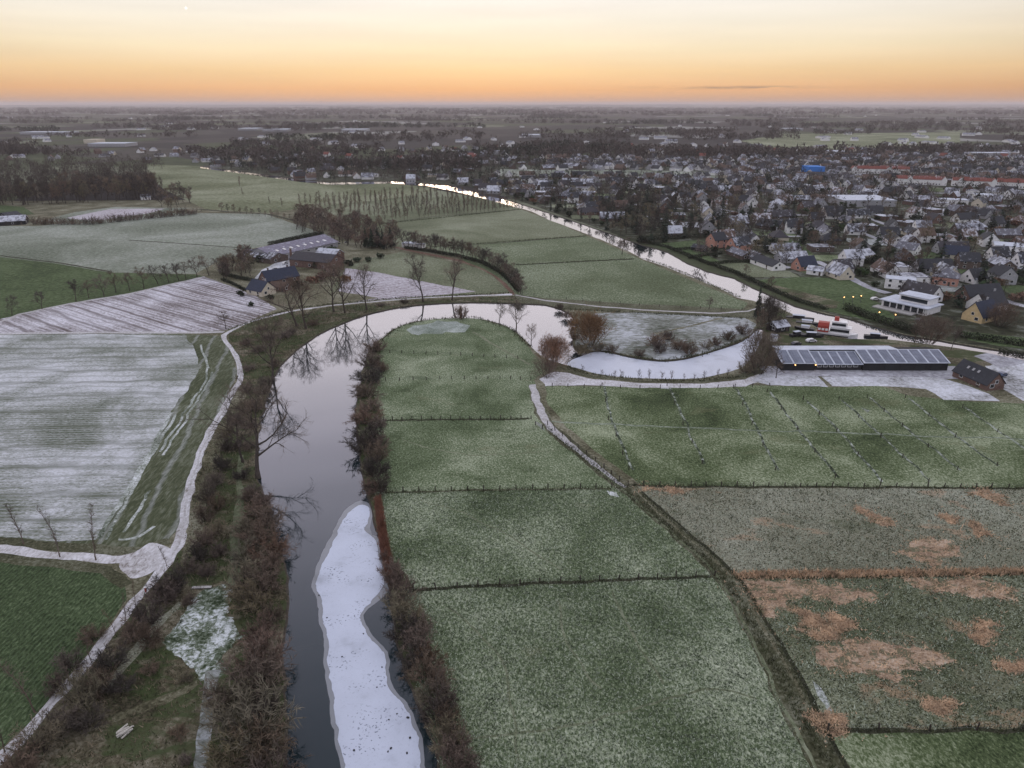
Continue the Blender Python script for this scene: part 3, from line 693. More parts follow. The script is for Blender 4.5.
who = np.full(len(cf), -1)
for i, r_ in enumerate(REG): who[pip(cen, r_[3])] = i
wet = np.zeros(len(cf), bool)
for _n, w in WATER: wet |= pip(cen, w)
LABEL_SEEN = {}


def sheet(name, mat_, label, tri, z=0.0):
    used = np.unique(tri)
    re_ = np.full(len(cv), -1); re_[used] = np.arange(len(used))
    V = np.c_[cv[used], np.full(len(used), z)]
    t = re_[tri]
    a, b, c = V[t[:, 0]], V[t[:, 1]], V[t[:, 2]]
    flip = ((b - a)[:, 0] * (c - a)[:, 1] - (b - a)[:, 1] * (c - a)[:, 0]) < 0
    t[flip] = t[flip][:, ::-1]
    o = link(name, np_mesh(name, V, t, mat_))
    return tag(o, label, kind='structure')


sheet('land', M['land'], 'patchwork lowland stretching to the horizon', cf[(who == -1) & ~wet])
for i, r_ in enumerate(REG):
    k = (who == i) & ~wet
    if k.any(): sheet(r_[0], r_[1], r_[2], cf[k])
M['water'] = water_mat('still_water')
M['mud'] = plain('bank_mud', (.045, .038, .028), var=.4, scale=1.2)
WZ = -.4
for (nm, w), lb in zip(WATER, ('still river mirroring the sky and the bare trees', 'straight pale canal reflecting the bright sky')):
    sheet(nm, M['water'], lb, cf[pip(cen, w)], WZ)
    ar = sum(w[i][0] * w[(i + 1) % len(w)][1] - w[(i + 1) % len(w)][0] * w[i][1] for i in range(len(w)))
    sg = 1 if ar > 0 else -1
    mb = MB()
    n = len(w)
    inner = []
    for i in range(n):
        a, b = w[i - 1], w[(i + 1) % n]
        dx, dy = b[0] - a[0], b[1] - a[1]; l = math.hypot(dx, dy) or 1
        k = .9 + .5 * rnd.random()
        inner.append((w[i][0] - dy / l * sg * k, w[i][1] + dx / l * sg * k, -1.1))
    mb.add([(p[0], p[1], 0.0) for p in w] + inner, [(i, (i + 1) % n, n + (i + 1) % n, n + i) for i in range(n)])
    tag(mb.build('river_bank', M['mud']), 'low muddy bank of the ' + nm, kind='structure')

# ice: snow-white sheet in the near reach with a thin grey rim, and the frozen east arm
M['ice_white'] = ice_mat('frosted_ice', (.44, .48, .58), spots=.9)
M['ice_rim'] = ice_mat('thin_ice', (.17, .18, .20), rough=.25)
M['ice_arm'] = ice_mat('frozen_arm', (.46, .49, .57), spots=.35, spot_col=(.30, .33, .40))


def slab(name, mat_, label, pts, z0, z1):
    tr = tessellate_polygon([[Vector((p[0], p[1], 0)) for p in pts]])
    n = len(pts)
    ar = sum(pts[i][0] * pts[(i + 1) % n][1] - pts[(i + 1) % n][0] * pts[i][1] for i in range(n))
    if ar < 0:
        pts = pts[::-1]; tr = tessellate_polygon([[Vector((p[0], p[1], 0)) for p in pts]])
    mb = MB()
    mb.add([(p[0], p[1], z1) for p in pts] + [(p[0], p[1], z0) for p in pts], [tuple(t) for t in tr] + [(n + i, n + (i + 1) % n, (i + 1) % n, i) for i in range(n)])
    o = link(name, mb.mesh(name, mat_, True))
    return tag(o, label, kind='structure')


IW = [(350, 800), (346, 768), (338, 738), (335, 713), (332, 688), (328, 658), (327, 631), (322, 608), (318, 590), (318, 576), (326, 555), (335, 537), (343, 520), (352, 508), (361, 503.5), (369, 507), (369, 519), (364, 526), (366, 531), (374, 536), (378, 553), (383, 571), (382, 588), (374, 597), (364, 608), (361, 617), (364, 630), (373, 641), (384, 652), (385.5, 670), (389, 687), (403, 703), (411, 718), (417, 736), (419, 764), (424, 800)]
IR = [(342, 805), (341, 768), (333, 738), (330, 713), (327, 688), (323.5, 658), (322, 631), (318, 608), (314, 592), (313.5, 576), (321, 553), (331, 535), (339, 517), (350, 504), (360, 500), (371, 504), (372, 519), (370, 526), (373, 533), (380, 536), (384, 553), (388, 571), (388, 590), (379, 599), (366, 610), (364, 618), (368, 629), (377, 639), (388, 651), (389, 669), (393, 686), (406, 701), (415, 717), (421, 736), (423, 764), (430, 805)]
slab('ice', M['ice_rim'], 'thin grey rim of fresh ice round the white sheet', ragged(smooth([at(*p) for p in IR], 2, True), .8, ((5, .5), (1.6, .22))), WZ - .05, WZ + .02)
slab('ice', M['ice_white'], 'white frosted ice sheet along the near river reach', ragged(smooth([at(*p) for p in IW], 3, True), .5, ((5, .5), (1.6, .3), (.6, .14))), WZ - .04, WZ + .05)
slab('ice', M['ice_arm'], 'pale frozen arm of the meander', smooth([at(*p) for p in [(590, 352), (600, 351), (613, 353), (630, 357), (650, 360), (666, 361), (684, 359), (700, 355), (720, 349), (738, 343), (748, 337), (757, 330), (762, 334), (758, 346), (750, 358), (741, 367), (712, 375), (687, 378), (637, 377), (612, 375), (590, 371.5), (578, 368.5), (567, 364.5), (572, 359), (580, 356)]], 2, True), WZ - .04, WZ + .04)

# ---- low ridges that close the lowland far off
for k, (yd, hh) in enumerate(((26000, 95), (33000, 125), (41000, 150))):
    mb = MB()
    n = 220
    vs, fs = [], []
    for i in range(n + 1):
        x = -.95 * yd + 1.9 * yd * i / n
        h_ = hh * (.55 + .35 * mnoise.noise(Vector((x / 5200, k * 7.3, 0))) + .16 * mnoise.noise(Vector((x / 1300, k * 3.1, 4))) + .06 * mnoise.noise(Vector((x / 380, k, 9))))
        vs += [(x, yd - 1500, 0), (x, yd, h_), (x, yd + 2200, 0)]
        if i < n: fs += [(3 * i, 3 * i + 3, 3 * i + 4, 3 * i + 1), (3 * i + 1, 3 * i + 4, 3 * i + 5, 3 * i + 2)]
    tag(mb.add(vs, fs).build('hills', M['land']), 'low hazy wooded ridge on the horizon', kind='structure')

# ---- air: one box of thin even haze round the whole scene
hz = MB().box(-FARX - 300, FARX + 300, -700, FARX + 300, -4, 165).build('haze', haze_mat())
tag(hz, 'thin cold morning haze over the lowland', kind='stuff')
# ------------------------------------------------------------------ vegetation
M['bark'] = plain('bark', (.055, .044, .036), var=.35, scale=2.0, objrand=.2)
M['twig'] = plain('twigs', (.120, .090, .070), var=.3, scale=.6, objrand=.5)
M['twig_pale'] = plain('pale_twigs', (.32, .27, .22), var=.3, scale=.6, objrand=.3)
M['twig_red'] = plain('russet_twigs', (.145, .102, .078), var=.3, scale=.6, objrand=.45)
M['twig_olive'] = plain('olive_twigs', (.150, .128, .085), var=.3, scale=.6, objrand=.4)
M['twig_dark'] = plain('dark_twigs', (.056, .046, .039), var=.3, scale=.6, objrand=.4)
M['willow_red'] = plain('russet_willow_shoots', (.20, .115, .075), var=.4, scale=.6)
M['willow'] = plain('willow_shoots', (.165, .098, .046), var=.3, scale=.6, objrand=.2)
M['needle'] = plain('needles', (.016, .026, .016), var=.4, scale=.8, objrand=.5)
M['leaf'] = plain('evergreen_leaves', (.028, .045, .020), var=.45, scale=.8, objrand=.6)
M['hedge'] = plain('hedge_leaves', (.020, .026, .014), var=.45, scale=1.0, objrand=.3)
M['rust'] = plain('rust_leaves', (.13, .070, .042), var=.35, scale=.8, objrand=.4)
M['wood_far'] = plain('far_wood', (.060, .048, .042), var=.4, scale=.05)
M['wood_green'] = plain('far_evergreens', (.030, .034, .024), var=.4, scale=.05)


def hgt(u, vb, vt):
    x, y = at(u, vb)
    k = (384 - vt) / FPX
    return 90 + y * (k * math.cos(PITCH) - math.sin(PITCH)) / (math.cos(PITCH) + k * math.sin(PITCH))


def unit(v):
    return v.normalized() if v.length > 1e-9 else Vector((0, 0, 1))


def tri_twig(mb, p, d, l, w, mi=0, sag=0.0):
    s = unit(d.cross(Vector((rnd.uniform(-1, 1), rnd.uniform(-1, 1), rnd.uniform(-1, 1))))) * (w / 2)
    m = p + d * (l * .5) + Vector((0, 0, sag * l * .25)) + s * rnd.uniform(-2, 2)
    e = p + d * l + Vector((0, 0, sag * l))
    k = len(mb.v)
    mb.v += [tuple(p - s), tuple(p + s), tuple(m - s * .7), tuple(m + s * .7), tuple(e)]
    mb.f += [(k, k + 1, k + 3, k + 2), (k + 2, k + 3, k + 4)]
    mb.m += [mi, mi]


def limb(p, d, l, nseg, wob, up):
    pts = [p]
    for _ in range(nseg):
        d = unit(d + Vector((rnd.gauss(0, wob), rnd.gauss(0, wob), rnd.gauss(0, wob) + up)))
        pts.append(pts[-1] + d * (l / nseg))
    return pts, d


def along(pts, t):
    f = t * (len(pts) - 1); i = min(int(f), len(pts) - 2); a = f - i
    return pts[i].lerp(pts[i + 1], a), unit(pts[i + 1] - pts[i])


def side_dir(d, ang):
    a = unit(d.cross(Vector((rnd.gauss(0, 1), rnd.gauss(0, 1), rnd.gauss(0, 1)))))
    return unit(d * math.cos(ang) + a * math.sin(ang))


def bare_tree(seed, H=20.0, clear=.28, r0=.38, n1=10, n2=6, n3=5, n4=4, l1=.42, tww=.045, twl=1.7, up=.10, lean=.03, mats=('bark', 'twig'), narrow=1.0, fork=True):
    """Leafless broad tree: a trunk that runs up through the crown, limbs, branches and fine twigs. Returns the meshes of trunk and crown."""
    rnd.seed(seed)
    tr, cr = MB(), MB()
    tp, _ = limb(Vector((0, 0, -.3)), Vector((rnd.gauss(0, lean), rnd.gauss(0, lean), 1)), H * .86, 9, .07, .04)
    tr.tube(tp, [r0 * 1.35] + [max(.03, r0 * (1 - i / 10.5) ** 1.1) for i in range(1, 10)], 7)
    ends = []
    for i in range(n1):
        t = clear + (1 - clear) * (i + rnd.uniform(.1, .9)) / n1
        p, d = along(tp, min(t, .99))
        ln = H * l1 * (1.08 - .72 * t) * rnd.uniform(.75, 1.2) * narrow
        a = R(rnd.uniform(34, 62)) * (.55 + .45 * narrow)
        q = i * 2.4 + rnd.uniform(-.5, .5)
        dd = unit(Vector((math.cos(q) * math.sin(a), math.sin(q) * math.sin(a), math.cos(a))))
        lp, _ = limb(p, dd, ln, 5, .16, up)
        rr = r0 * .50 * (1.1 - .6 * t)
        cr.tube(lp, [rr * (1 - .85 * k / 5) + .012 for k in range(6)], 4, 0)
        for j in range(n2):
            t2 = .25 + .75 * (j + rnd.random()) / n2
            p2, d2 = along(lp, min(t2, .99))
            l2 = ln * rnd.uniform(.35, .6) * (1.15 - .5 * t2)
            bp, _ = limb(p2, side_dir(d2, R(rnd.uniform(25, 60))), l2, 3, .2, up * .8)
            cr.tube(bp, [rr * .38 * (1 - .8 * k / 3) + .010 for k in range(4)], 3, 0)
            for k in range(n3):
                t3 = .2 + .8 * (k + rnd.random()) / n3
                p3, d3 = along(bp, min(t3, .99))
                d3 = side_dir(d3, R(rnd.uniform(20, 60)))
                l3 = l2 * rnd.uniform(.3, .6) + .4
                tri_twig(cr, p3, d3, l3, tww * 1.5, 1, .05)
                for _ in range(n4):
                    p4 = p3 + d3 * (l3 * rnd.uniform(.25, .95))
                    tri_twig(cr, p4, side_dir(d3, R(rnd.uniform(20, 65))), twl * rnd.uniform(.5, 1.1), tww, 1, .08)
    mm = [M[mats[0]], M[mats[1]]]
    return [('trunk', tr.mesh('trunk', mm)), ('crown', cr.mesh('crown', mm))]


def shrub(seed, H=4.0, W=3.2, stems=26, n2=10, n3=6, tww=.05, mats=('bark', 'twig'), dense=1.0):
    rnd.seed(seed)
    st, cr = MB(), MB()
    for i in range(stems):
        q = rnd.uniform(0, 6.28); o = rnd.random() ** .6
        a = R(8 + 58 * o * rnd.uniform(.6, 1.1))
        d = Vector((math.cos(q) * math.sin(a), math.sin(q) * math.sin(a), math.cos(a)))
        ln = math.hypot(W * math.sin(a), H * math.cos(a)) * rnd.uniform(.7, 1.08)
        p = Vector((math.cos(q) * o * W * .22, math.sin(q) * o * W * .22, -.15))
        lp, _ = limb(p, d, ln, 4, .14, .06)
        st.tube(lp, [.06 * (1 - .8 * k / 4) + .008 for k in range(5)], 3)
        for j in range(n2):
            p2, d2 = along(lp, .22 + .77 * (j + rnd.random()) / n2 * .99)
            d2 = side_dir(d2, R(rnd.uniform(15, 60))); l2 = ln * rnd.uniform(.18, .38)
            tri_twig(cr, p2, d2, l2, tww * 1.2, 1)
            for _ in range(n3):
                tri_twig(cr, p2 + d2 * l2 * rnd.uniform(.1, .95), side_dir(d2, R(rnd.uniform(20, 75))), rnd.uniform(.35, .95) * max(.6, H / 4), tww, 1, .02)
    mm = [M[mats[0]], M[mats[1]]]
    return [('stems', st.mesh('stems', mm)), ('twigs', cr.mesh('twigs', mm))]


def conifer(seed, H=14.0, W=3.0, rows=16, per=14, mat_='needle', rnd_top=0.0):
    rnd.seed(seed)
    tr, cr = MB(), MB()
    tr.tube([(0, 0, -.3), (0, 0, H * .5), (0, 0, H * .97)], [.26, .15, .02], 6)
    for i in range(rows):
        t = (i + .3) / rows
        z = H * (.10 + .88 * t)
        rad = W * ((1 - t) ** .75 if not rnd_top else (1 - t ** 2.2) ** .6) * rnd.uniform(.8, 1.1)
        for k in range(max(5, int(per * (1 - .6 * t)))):
            q = rnd.uniform(0, 6.28); r_ = rad * rnd.uniform(.55, 1.1) + .15
            d = Vector((math.cos(q), math.sin(q), 0)); s = Vector((-math.sin(q), math.cos(q), 0))
            w = r_ * rnd.uniform(.22, .4) + .12
            zz_ = z + rnd.uniform(-.4, .4)
            a = Vector((0, 0, zz_ + .25)); m = d * r_ * .6 + Vector((0, 0, zz_ - .05 * r_)); e = d * r_ + Vector((0, 0, zz_ - r_ * rnd.uniform(.15, .45)))
            kk = len(cr.v)
            cr.v += [tuple(a), tuple(m + s * w + Vector((0, 0, rnd.uniform(-.25, .1)))), tuple(e), tuple(m - s * w + Vector((0, 0, rnd.uniform(-.25, .1))))]
            cr.f += [(kk, kk + 1, kk + 2), (kk, kk + 2, kk + 3)]; cr.m += [1, 1]
    mm = [M['bark'], M[mat_]]
    return [('trunk', tr.mesh('trunk', mm)), ('crown', cr.mesh('crown', mm))]


def leafy(seed, H=3.0, W=2.0, n=420, mat_='leaf', size=.35):
    rnd.seed(seed)
    st, cr = MB(), MB()
    st.tube([(0, 0, -.2), (0.03, 0.02, H * .6)], [.09, .03], 5)
    lobes = [(rnd.gauss(0, W * .32), rnd.gauss(0, W * .32), H * rnd.uniform(.35, .72), rnd.uniform(.4, .62)) for _ in range(7)]
    for i in range(n):
        lx, ly, lz, lr = rnd.choice(lobes)
        d = unit(Vector((rnd.gauss(0, 1), rnd.gauss(0, 1), rnd.gauss(0, 1)))) * rnd.uniform(.7, 1.05)
        p = Vector((lx + d.x * W * lr, ly + d.y * W * lr, max(.05, lz + d.z * H * .32)))
        q = [p + Vector((rnd.gauss(0, size), rnd.gauss(0, size), rnd.gauss(0, size))) for _ in range(3)]
        kk = len(cr.v)
        cr.v += [tuple(x) for x in q]; cr.f.append((kk, kk + 1, kk + 2)); cr.m.append(1)
    mm = [M['bark'], M[mat_]]
    return [('stems', st.mesh('stems', mm)), ('foliage', cr.mesh('foliage', mm))]


def joined(parts, name='tree'):
    """One mesh from the parts of a small far plant."""
    bm = bmesh.new()
    for _n, me in parts: bm.from_mesh(me)
    me2 = bpy.data.meshes.new(name)
    bm.to_mesh(me2); bm.free()
    for m_ in parts[0][1].materials: me2.materials.append(m_)
    return me2


def plant(name, parts, x, y, s=1.0, rz=None, label=None, cat='tree', group=None, sz=None, z=0.0, tilt=0.0):
    rz = rnd.uniform(0, 6.28) if rz is None else rz
    if isinstance(parts, bpy.types.Mesh):
        o = link(name, parts, None, (x, y, z))
    else:
        o = empty(name, (x, y, z))
        for pn, me in parts: link(pn, me, o)
    o.rotation_euler = (tilt * rnd.uniform(-1, 1), tilt * rnd.uniform(-1, 1), rz)
    o.scale = (s, s, sz if sz is not None else s)
    return tag(o, label, cat, group)


WIDE = [bare_tree(160 + i, 20, .24, .46, 10, 7, 5, 4, .62, .05, 1.7, up=.04, lean=.06) for i in range(4)]     # old spreading trees by the river
BIG = [bare_tree(100 + i, 20, .26, .40, 11, 7, 5, 4, .46, .05, 1.6) for i in range(5)]
OPEN = [bare_tree(140 + i, 20, .30, .40, 9, 6, 4, 2, .50, .04, 1.6, up=.05) for i in range(3)]           # sparse, sharply branched
MID = [bare_tree(200 + i, 12, .22, .22, 9, 5, 4, 3, .44, .075, 1.2) for i in range(5)]
MIDD = [bare_tree(230 + i, 12, .2, .22, 9, 5, 4, 3, .46, .09, 1.3, mats=('bark', 'twig_dark')) for i in range(3)]
MIDR = [bare_tree(250 + i, 12, .2, .22, 9, 5, 4, 3, .46, .09, 1.3, mats=('bark', 'twig_red')) for i in range(2)]
FARB = [joined(bare_tree(270 + i, 12, .15, .25, 8, 4, 3, 3, .48, .17, 1.6, mats=('bark', m_))) for i, m_ in enumerate(['twig', 'twig_dark', 'twig', 'twig_red', 'twig_olive'])]
POP = [bare_tree(300 + i, 14, .12, .16, 13, 4, 3, 2, .22, .05, 1.2, up=.28, narrow=.62) for i in range(3)]
SLIM = [bare_tree(320 + i, 11, .18, .10, 12, 3, 3, 2, .17, .03, .8, up=.3, narrow=.6, mats=('twig', 'twig')) for i in range(3)]
POPF = [joined(bare_tree(340 + i, 14, .10, .12, 14, 3, 3, 2, .30, .11, 1.4, mats=('twig', 'twig'), up=.26, narrow=.66)) for i in range(3)]
YOUNG = [bare_tree(360 + i, 5, .25, .07, 8, 4, 3, 1, .36, .035, .6, up=.2) for i in range(3)]
CON = [conifer(400 + i, 14, 3.0 + .5 * i, 18, 16) for i in range(3)]
CONF = [joined(conifer(420 + i, 13, 2.6 + .7 * i, 12, 10, rnd_top=i % 2)) for i in range(3)]
LEAFY = [leafy(440 + i) for i in range(3)]
LEAFF = [joined(leafy(450 + i, 3.4, 2.4, 170, m_, .5), 'shrub') for i, m_ in enumerate(['leaf', 'hedge', 'rust'])]
SHR = {k: [shrub(500 + 10 * j + i, mats=('bark', m_), tww=w_ * 1.25) for i in range(3)] for j, (k, m_, w_) in enumerate([('brown', 'twig', .06), ('red', 'twig_red', .055), ('olive', 'twig_olive', .055), ('dark', 'twig_dark', .065)])}
SHRF = {k: [joined(shrub(560 + 10 * j + i, 4, 3.2, 12, 6, 3, .13, ('bark', m_)), 'shrub') for i in range(2)] for j, (k, m_) in enumerate([('brown', 'twig'), ('red', 'twig_red'), ('dark', 'twig_dark')])}
rnd.seed(99)

# ---- the tall bare trees along the outer river bank (base u, v; top v; mesh; label)
TALL = [
    (258, 477, 392, WIDE[0], 1.05, 'tall forked bare tree at the waterline, crown spread over the river mirror, nearest the ice'),
    (243, 462, 410, BIG[3], .8, 'smaller bare tree behind the tall forked waterline tree'),
    (273, 378, 320, WIDE[1], .9, 'leaning bare tree on the bank where the river starts to bend'),
    (297, 326, 283, WIDE[2], 1.15, 'broad bare tree of the pair leaning over the lane, the one nearer the ploughed field'),
    (306, 329, 281, WIDE[3], 1.05, 'broad bare tree of the pair leaning over the lane, the one nearer the farm'),
    (334, 312, 264, WIDE[0], .85, 'bare twin tree with open branches by the bend, the one beside the leaning pair'),
    (345, 313, 265, WIDE[1], .85, 'bare twin tree with open branches by the bend, the thicker forked one'),
    (367, 310, 266, WIDE[2], .85, 'single bare tree with a split crown before the pinkish plough'),
    (423, 302, 256, BIG[4], .66, 'straight bare tree with a tall stem before the half-round field, the fuller of two'),
    (452, 300, 257, BIG[1], .6, 'straight bare tree with a tall stem nearest the dirt track bend'),
]
for (u, vb, vt, proto, wd, lab) in TALL:
    H = hgt(u, vb, vt); s = H / 19.0
    o = plant('bare_tree', proto, *at(u, vb), s=s * wd * (1.0 if proto in WIDE else 1.4), rz=0.9 + u, sz=s, label=lab, group='bare trees along the river lane')
    if u < 340: o.rotation_euler[1] = R(8 if u == 258 else 2)       # grown out over the river
# ---- willows and bank trees round the frozen arm
def ball_tree(seed, H, W, n, mats, w=.075):
    """Round pollard-like crown: stems from a short bole and a dense shell of fine shoots."""
    parts = shrub(seed, H, W, 30, 6, 3, w, mats)
    rnd.seed(seed + 1)
    cr = MB()
    lobes = [(rnd.gauss(0, W * .30), rnd.gauss(0, W * .30), H * rnd.uniform(.42, .66), rnd.uniform(.50, .66)) for _ in range(9)]
    for _ in range(n):
        lx, ly, lz, lr = rnd.choice(lobes)
        d = unit(Vector((rnd.gauss(0, 1), rnd.gauss(0, 1), rnd.gauss(.25, 1))))
        p = Vector((lx, ly, lz)) + Vector((d.x * W * lr, d.y * W * lr, d.z * H * .34)) * rnd.uniform(.45, .95)
        if p.z < .2: continue
        tri_twig(cr, p, unit(d + Vector((rnd.gauss(0, .5), rnd.gauss(0, .5), rnd.gauss(.3, .5)))), rnd.uniform(.5, 1.2), w, 1)
    parts.append(('crown', cr.mesh('crown', [M[mats[0]], M[mats[1]]])))
    return parts


wil = [ball_tree(700 + i, 8.5, 6.5, 6500, ('bark', m_), .09) for i, m_ in enumerate(['willow', 'willow_red', 'willow'])]
def wplant(name, parts, u, vb, vt, wpx, label, cat='tree', group=None, nomH=8.5, nomW=6.5):
    x, y = at(u, vb); H = hgt(u, vb, vt)
    t = (y * math.cos(PITCH) + CAM_H * math.sin(PITCH))
    return plant(name, parts, x, y, s=wpx * t / FPX / (2 * nomW) * 1.06, sz=H / nomH * 1.05, label=label, cat=cat, group=group)
wplant('willow_tree', wil[0], 591, 346, 312, 37, 'big round olive brown willow at the edge of the frozen arm')
wplant('willow_tree', wil[1], 553, 366, 338, 34, 'russet willow with pale frosted shoots leaning over the open water')
wplant('willow_tree', shrub(720, 8.5, 6.5, 24, 10, 6, .07, ('bark', 'twig_red')), 545, 378, 352, 26, 'reddish brown bush beside the causeway start')
wplant('bare_tree', BIG[2], 499, 324, 305, 20, 'small bare tree on the meadow tip, first from the frosted patch', nomH=19, nomW=9)
wplant('bare_tree', BIG[3], 516, 332, 302, 30, 'bushy bare tree at the meadow tip leaning to the water', nomH=19, nomW=9)
wplant('bare_tree', BIG[0], 531, 346, 326, 20, 'small bare tree at the meadow edge facing the russet willow', nomH=19, nomW=9)
wplant('bare_shrub', SHR['brown'][0], 462, 318, 306, 18, 'thin bare shrub on the shore of the frosted meadow tip', 'shrub', None, 4, 3.2)
BUSH = [ball_tree(730 + i, 8.5, 6.5, 3600, ('bark', m_), .085) for i, m_ in enumerate(['twig', 'twig_dark'])]
wplant('bare_tree', BUSH[0], 758, 374, 331, 34, 'large bare tree at the end of the frozen arm beside the solar barn')
wplant('bare_tree', BUSH[1], 769, 330, 294, 27, 'dark bare tree between canal and black shed')
wplant('bare_tree', BIG[2], 755, 345, 312, 22, 'bare tree on the corner of the enclosed frosted field', nomH=19, nomW=9)
wplant('conifer_tree', CON[0], 757, 318, 284, 9, 'narrow dark conifer at the canal corner by the shed', nomH=14, nomW=3)
wplant('bare_tree', MIDR[0], 776, 378, 358, 22, 'low rusty tree at the barn corner', nomH=12, nomW=5)
wplant('bare_tree', BUSH[0], 929, 343, 316, 32, 'wide bare tree between solar barn and canal')
wplant('bare_tree', BIG[0], 915, 339, 316, 20, 'bare tree behind the barn next to the wide one', nomH=19, nomW=9)
wplant('bare_tree', BIG[1], 951, 349, 326, 18, 'small bare tree behind the far end of the solar barn', nomH=19, nomW=9)
wplant('bare_tree', BUSH[0], 1000, 326, 304, 30, 'bare garden tree beside the yellow gabled house')
wplant('bare_tree', MID[1], 709, 309, 297, 15, 'lone bush-like tree on the towpath of the green meadow', nomH=12, nomW=5)
wplant('bare_tree', MID[2], 622, 254, 237, 20, 'round bare tree on the meadow side of the canal', nomH=12, nomW=5)
wplant('bare_tree', MIDR[1], 579, 213, 200, 11, 'rust coloured tree on the town bank of the canal', nomH=12, nomW=5)
wplant('bare_tree', MID[0], 226, 329, 311, 20, 'small brown tree at the lane corner by the plough', nomH=12, nomW=5)
for i, (u, v, c, h) in enumerate([(573, 339, 'dark', 6), (578, 351, 'olive', 7), (584, 354, 'olive', 9), (598, 351, 'olive', 8), (612, 352, 'brown', 8), (640, 356, 'brown', 7), (688, 353, 'brown', 12), (678, 350, 'red', 10), (655, 345, 'red', 12), (660, 352, 'brown', 10), (668, 340, 'red', 9), (566, 318, 'brown', 7), (560, 310, 'brown', 6),
                                   (574, 326, 'brown', 7), (728, 340, 'brown', 9), (742, 334, 'brown', 10), (706, 348, 'olive', 7), (715, 345, 'brown', 8), (756, 366, 'brown', 14), (745, 372, 'olive', 10)]):
    wplant('bare_shrub', SHR[c][i % 3], u, v, v - h, h * 1.8, '%s bare shrub by the frozen arm, %s from the big willow' % ({'brown': 'brown', 'red': 'russet', 'dark': 'dark', 'olive': 'olive brown'}[c], nth(i)), 'shrub', 'shrubs round the frozen arm', 4, 3.2)
# young trees along the causeway
for i, (u, v) in enumerate([(583, 373), (602, 378), (614, 380), (622, 381), (639, 381.5), (649, 382), (662, 382.3), (671, 382.3), (684, 382.2), (694, 381.8), (704, 381), (717, 380), (727, 378.5)]):
    H = hgt(u, v, v - (12 if 2 < i < 8 else 9) - rnd.uniform(0, 3))
    plant('young_tree', YOUNG[i % 3], *at(u, v), s=H / 5.0 * .95, sz=H / 5.0, label='young bare tree along the causeway, %s from the russet willow' % nth(i), group='young trees along the causeway')
# slender poplars by the lower lane
for i, (u, v, vt) in enumerate([(24, 544, 492), (60, 557, 498), (96, 560, 500), (167, 566, 540), (136, 608, 578), (126, 622, 592), (116, 634, 604), (92, 663, 628), (70, 686, 655), (35, 712, 640), (5, 752, 700)]):
    H = hgt(u, v, vt)
    plant('slim_poplar', SLIM[i % 3], *at(u, v), s=H / 10.5 * (1.0 if H > 6 else .8), sz=H / 10.5, label='slender bare poplar beside the frosted lanes, %s from the side lane' % nth(i), group='young poplars along the lanes')
# ---- roadside row beside the ploughed field
for i, (u, v) in enumerate([(12, 315), (42, 309), (76, 301.5), (89, 298), (104, 296.5), (116, 292.5), (130, 291), (144, 288.5), (158, 284), (169, 282.5), (179, 280.5), (186, 279), (197, 277), (209, 275.5), (220, 274), (229, 273)]):
    H = hgt(u, v, v - rnd.uniform(17, 22))
    plant('roadside_tree', (MIDD + MID)[i % 8], *at(u, v), s=H / 11.5 * 1.2, sz=H / 11.5, label='dark bare tree between plough and green crop, %s from the farm' % nth(15 - i), group='trees along the farm track')
# ---- hairpin row along the dirt track
HP = [(405, 249), (412, 250), (418, 251), (424, 251.5), (430, 252.5), (437, 254), (443, 255), (450, 256), (457, 257.5), (464, 259), (470, 260), (476, 262), (482, 264), (487, 266.5), (492, 269), (496, 271.5), (500, 274), (504, 277), (507, 280), (510, 283), (513, 286.5), (516, 290), (519, 293), (522, 296)]
HP = [q for a_, b_ in zip(HP[:-1], HP[1:]) for q in (a_, ((a_[0] + b_[0]) / 2, (a_[1] + b_[1]) / 2))] + [HP[-1]]
for i, (u, v) in enumerate(HP):
    H = hgt(u, v, v - rnd.uniform(14, 19))
    plant('roadside_tree', (MIDD + MID)[i % 8], *at(u, v - .8), s=H / 11.5 * 1.15, sz=H / 11.5, label='bare tree lining the bending dirt track, %s from the farm end' % nth(i), group='trees along the dirt track')
# ---- poplar plantation
k = 0
for (a, b, n) in (((384, 221.5), (516, 209.5), 34), ((366, 218), (506, 205.5), 34), ((350, 215), (492, 202), 32), ((330, 212), (478, 199), 30), ((316, 209), (462, 196), 30), ((300, 206), (446, 193), 28)):
    for i in range(n):
        if rnd.random() < .12: continue
        t = (i + rnd.uniform(-.2, .2)) / (n - 1)
        u, v = a[0] + (b[0] - a[0]) * t, a[1] + (b[1] - a[1]) * t
        H = hgt(u, v, v - rnd.uniform(11, 15) * (1 if v > 200 else .85))
        plant('poplar_tree', POPF[k % 3], *at(u, v), s=H / 13.5, label='thin bare poplar of the plantation rows in the upper meadow', group='poplars of the plantation'); k += 1
for (u, v, h) in [(152, 197, 26), (158, 196, 24), (162, 193, 18), (240, 187, 12), (243, 196, 9), (268, 180, 10), (412, 196, 14), (425, 190, 10), (270, 205, 9), (282, 207, 10)]:
    H = hgt(u, v, v - h)
    plant('poplar_tree', POPF[k % 3], *at(u, v), s=H / 13.5, label='scattered slim bare tree in the wide upper meadow', group='scattered meadow trees'); k += 1
for i in range(14):
    u = 222 + i * 6.2; v = 211.5 + i * .75
    H = hgt(u, v, v - rnd.uniform(5, 9))
    plant('copse_tree', FARB[i % 5], *at(u, v), s=H / 11, label='low hedge tree of the thin line behind the pale pasture', group='hedge trees behind the pale pasture')
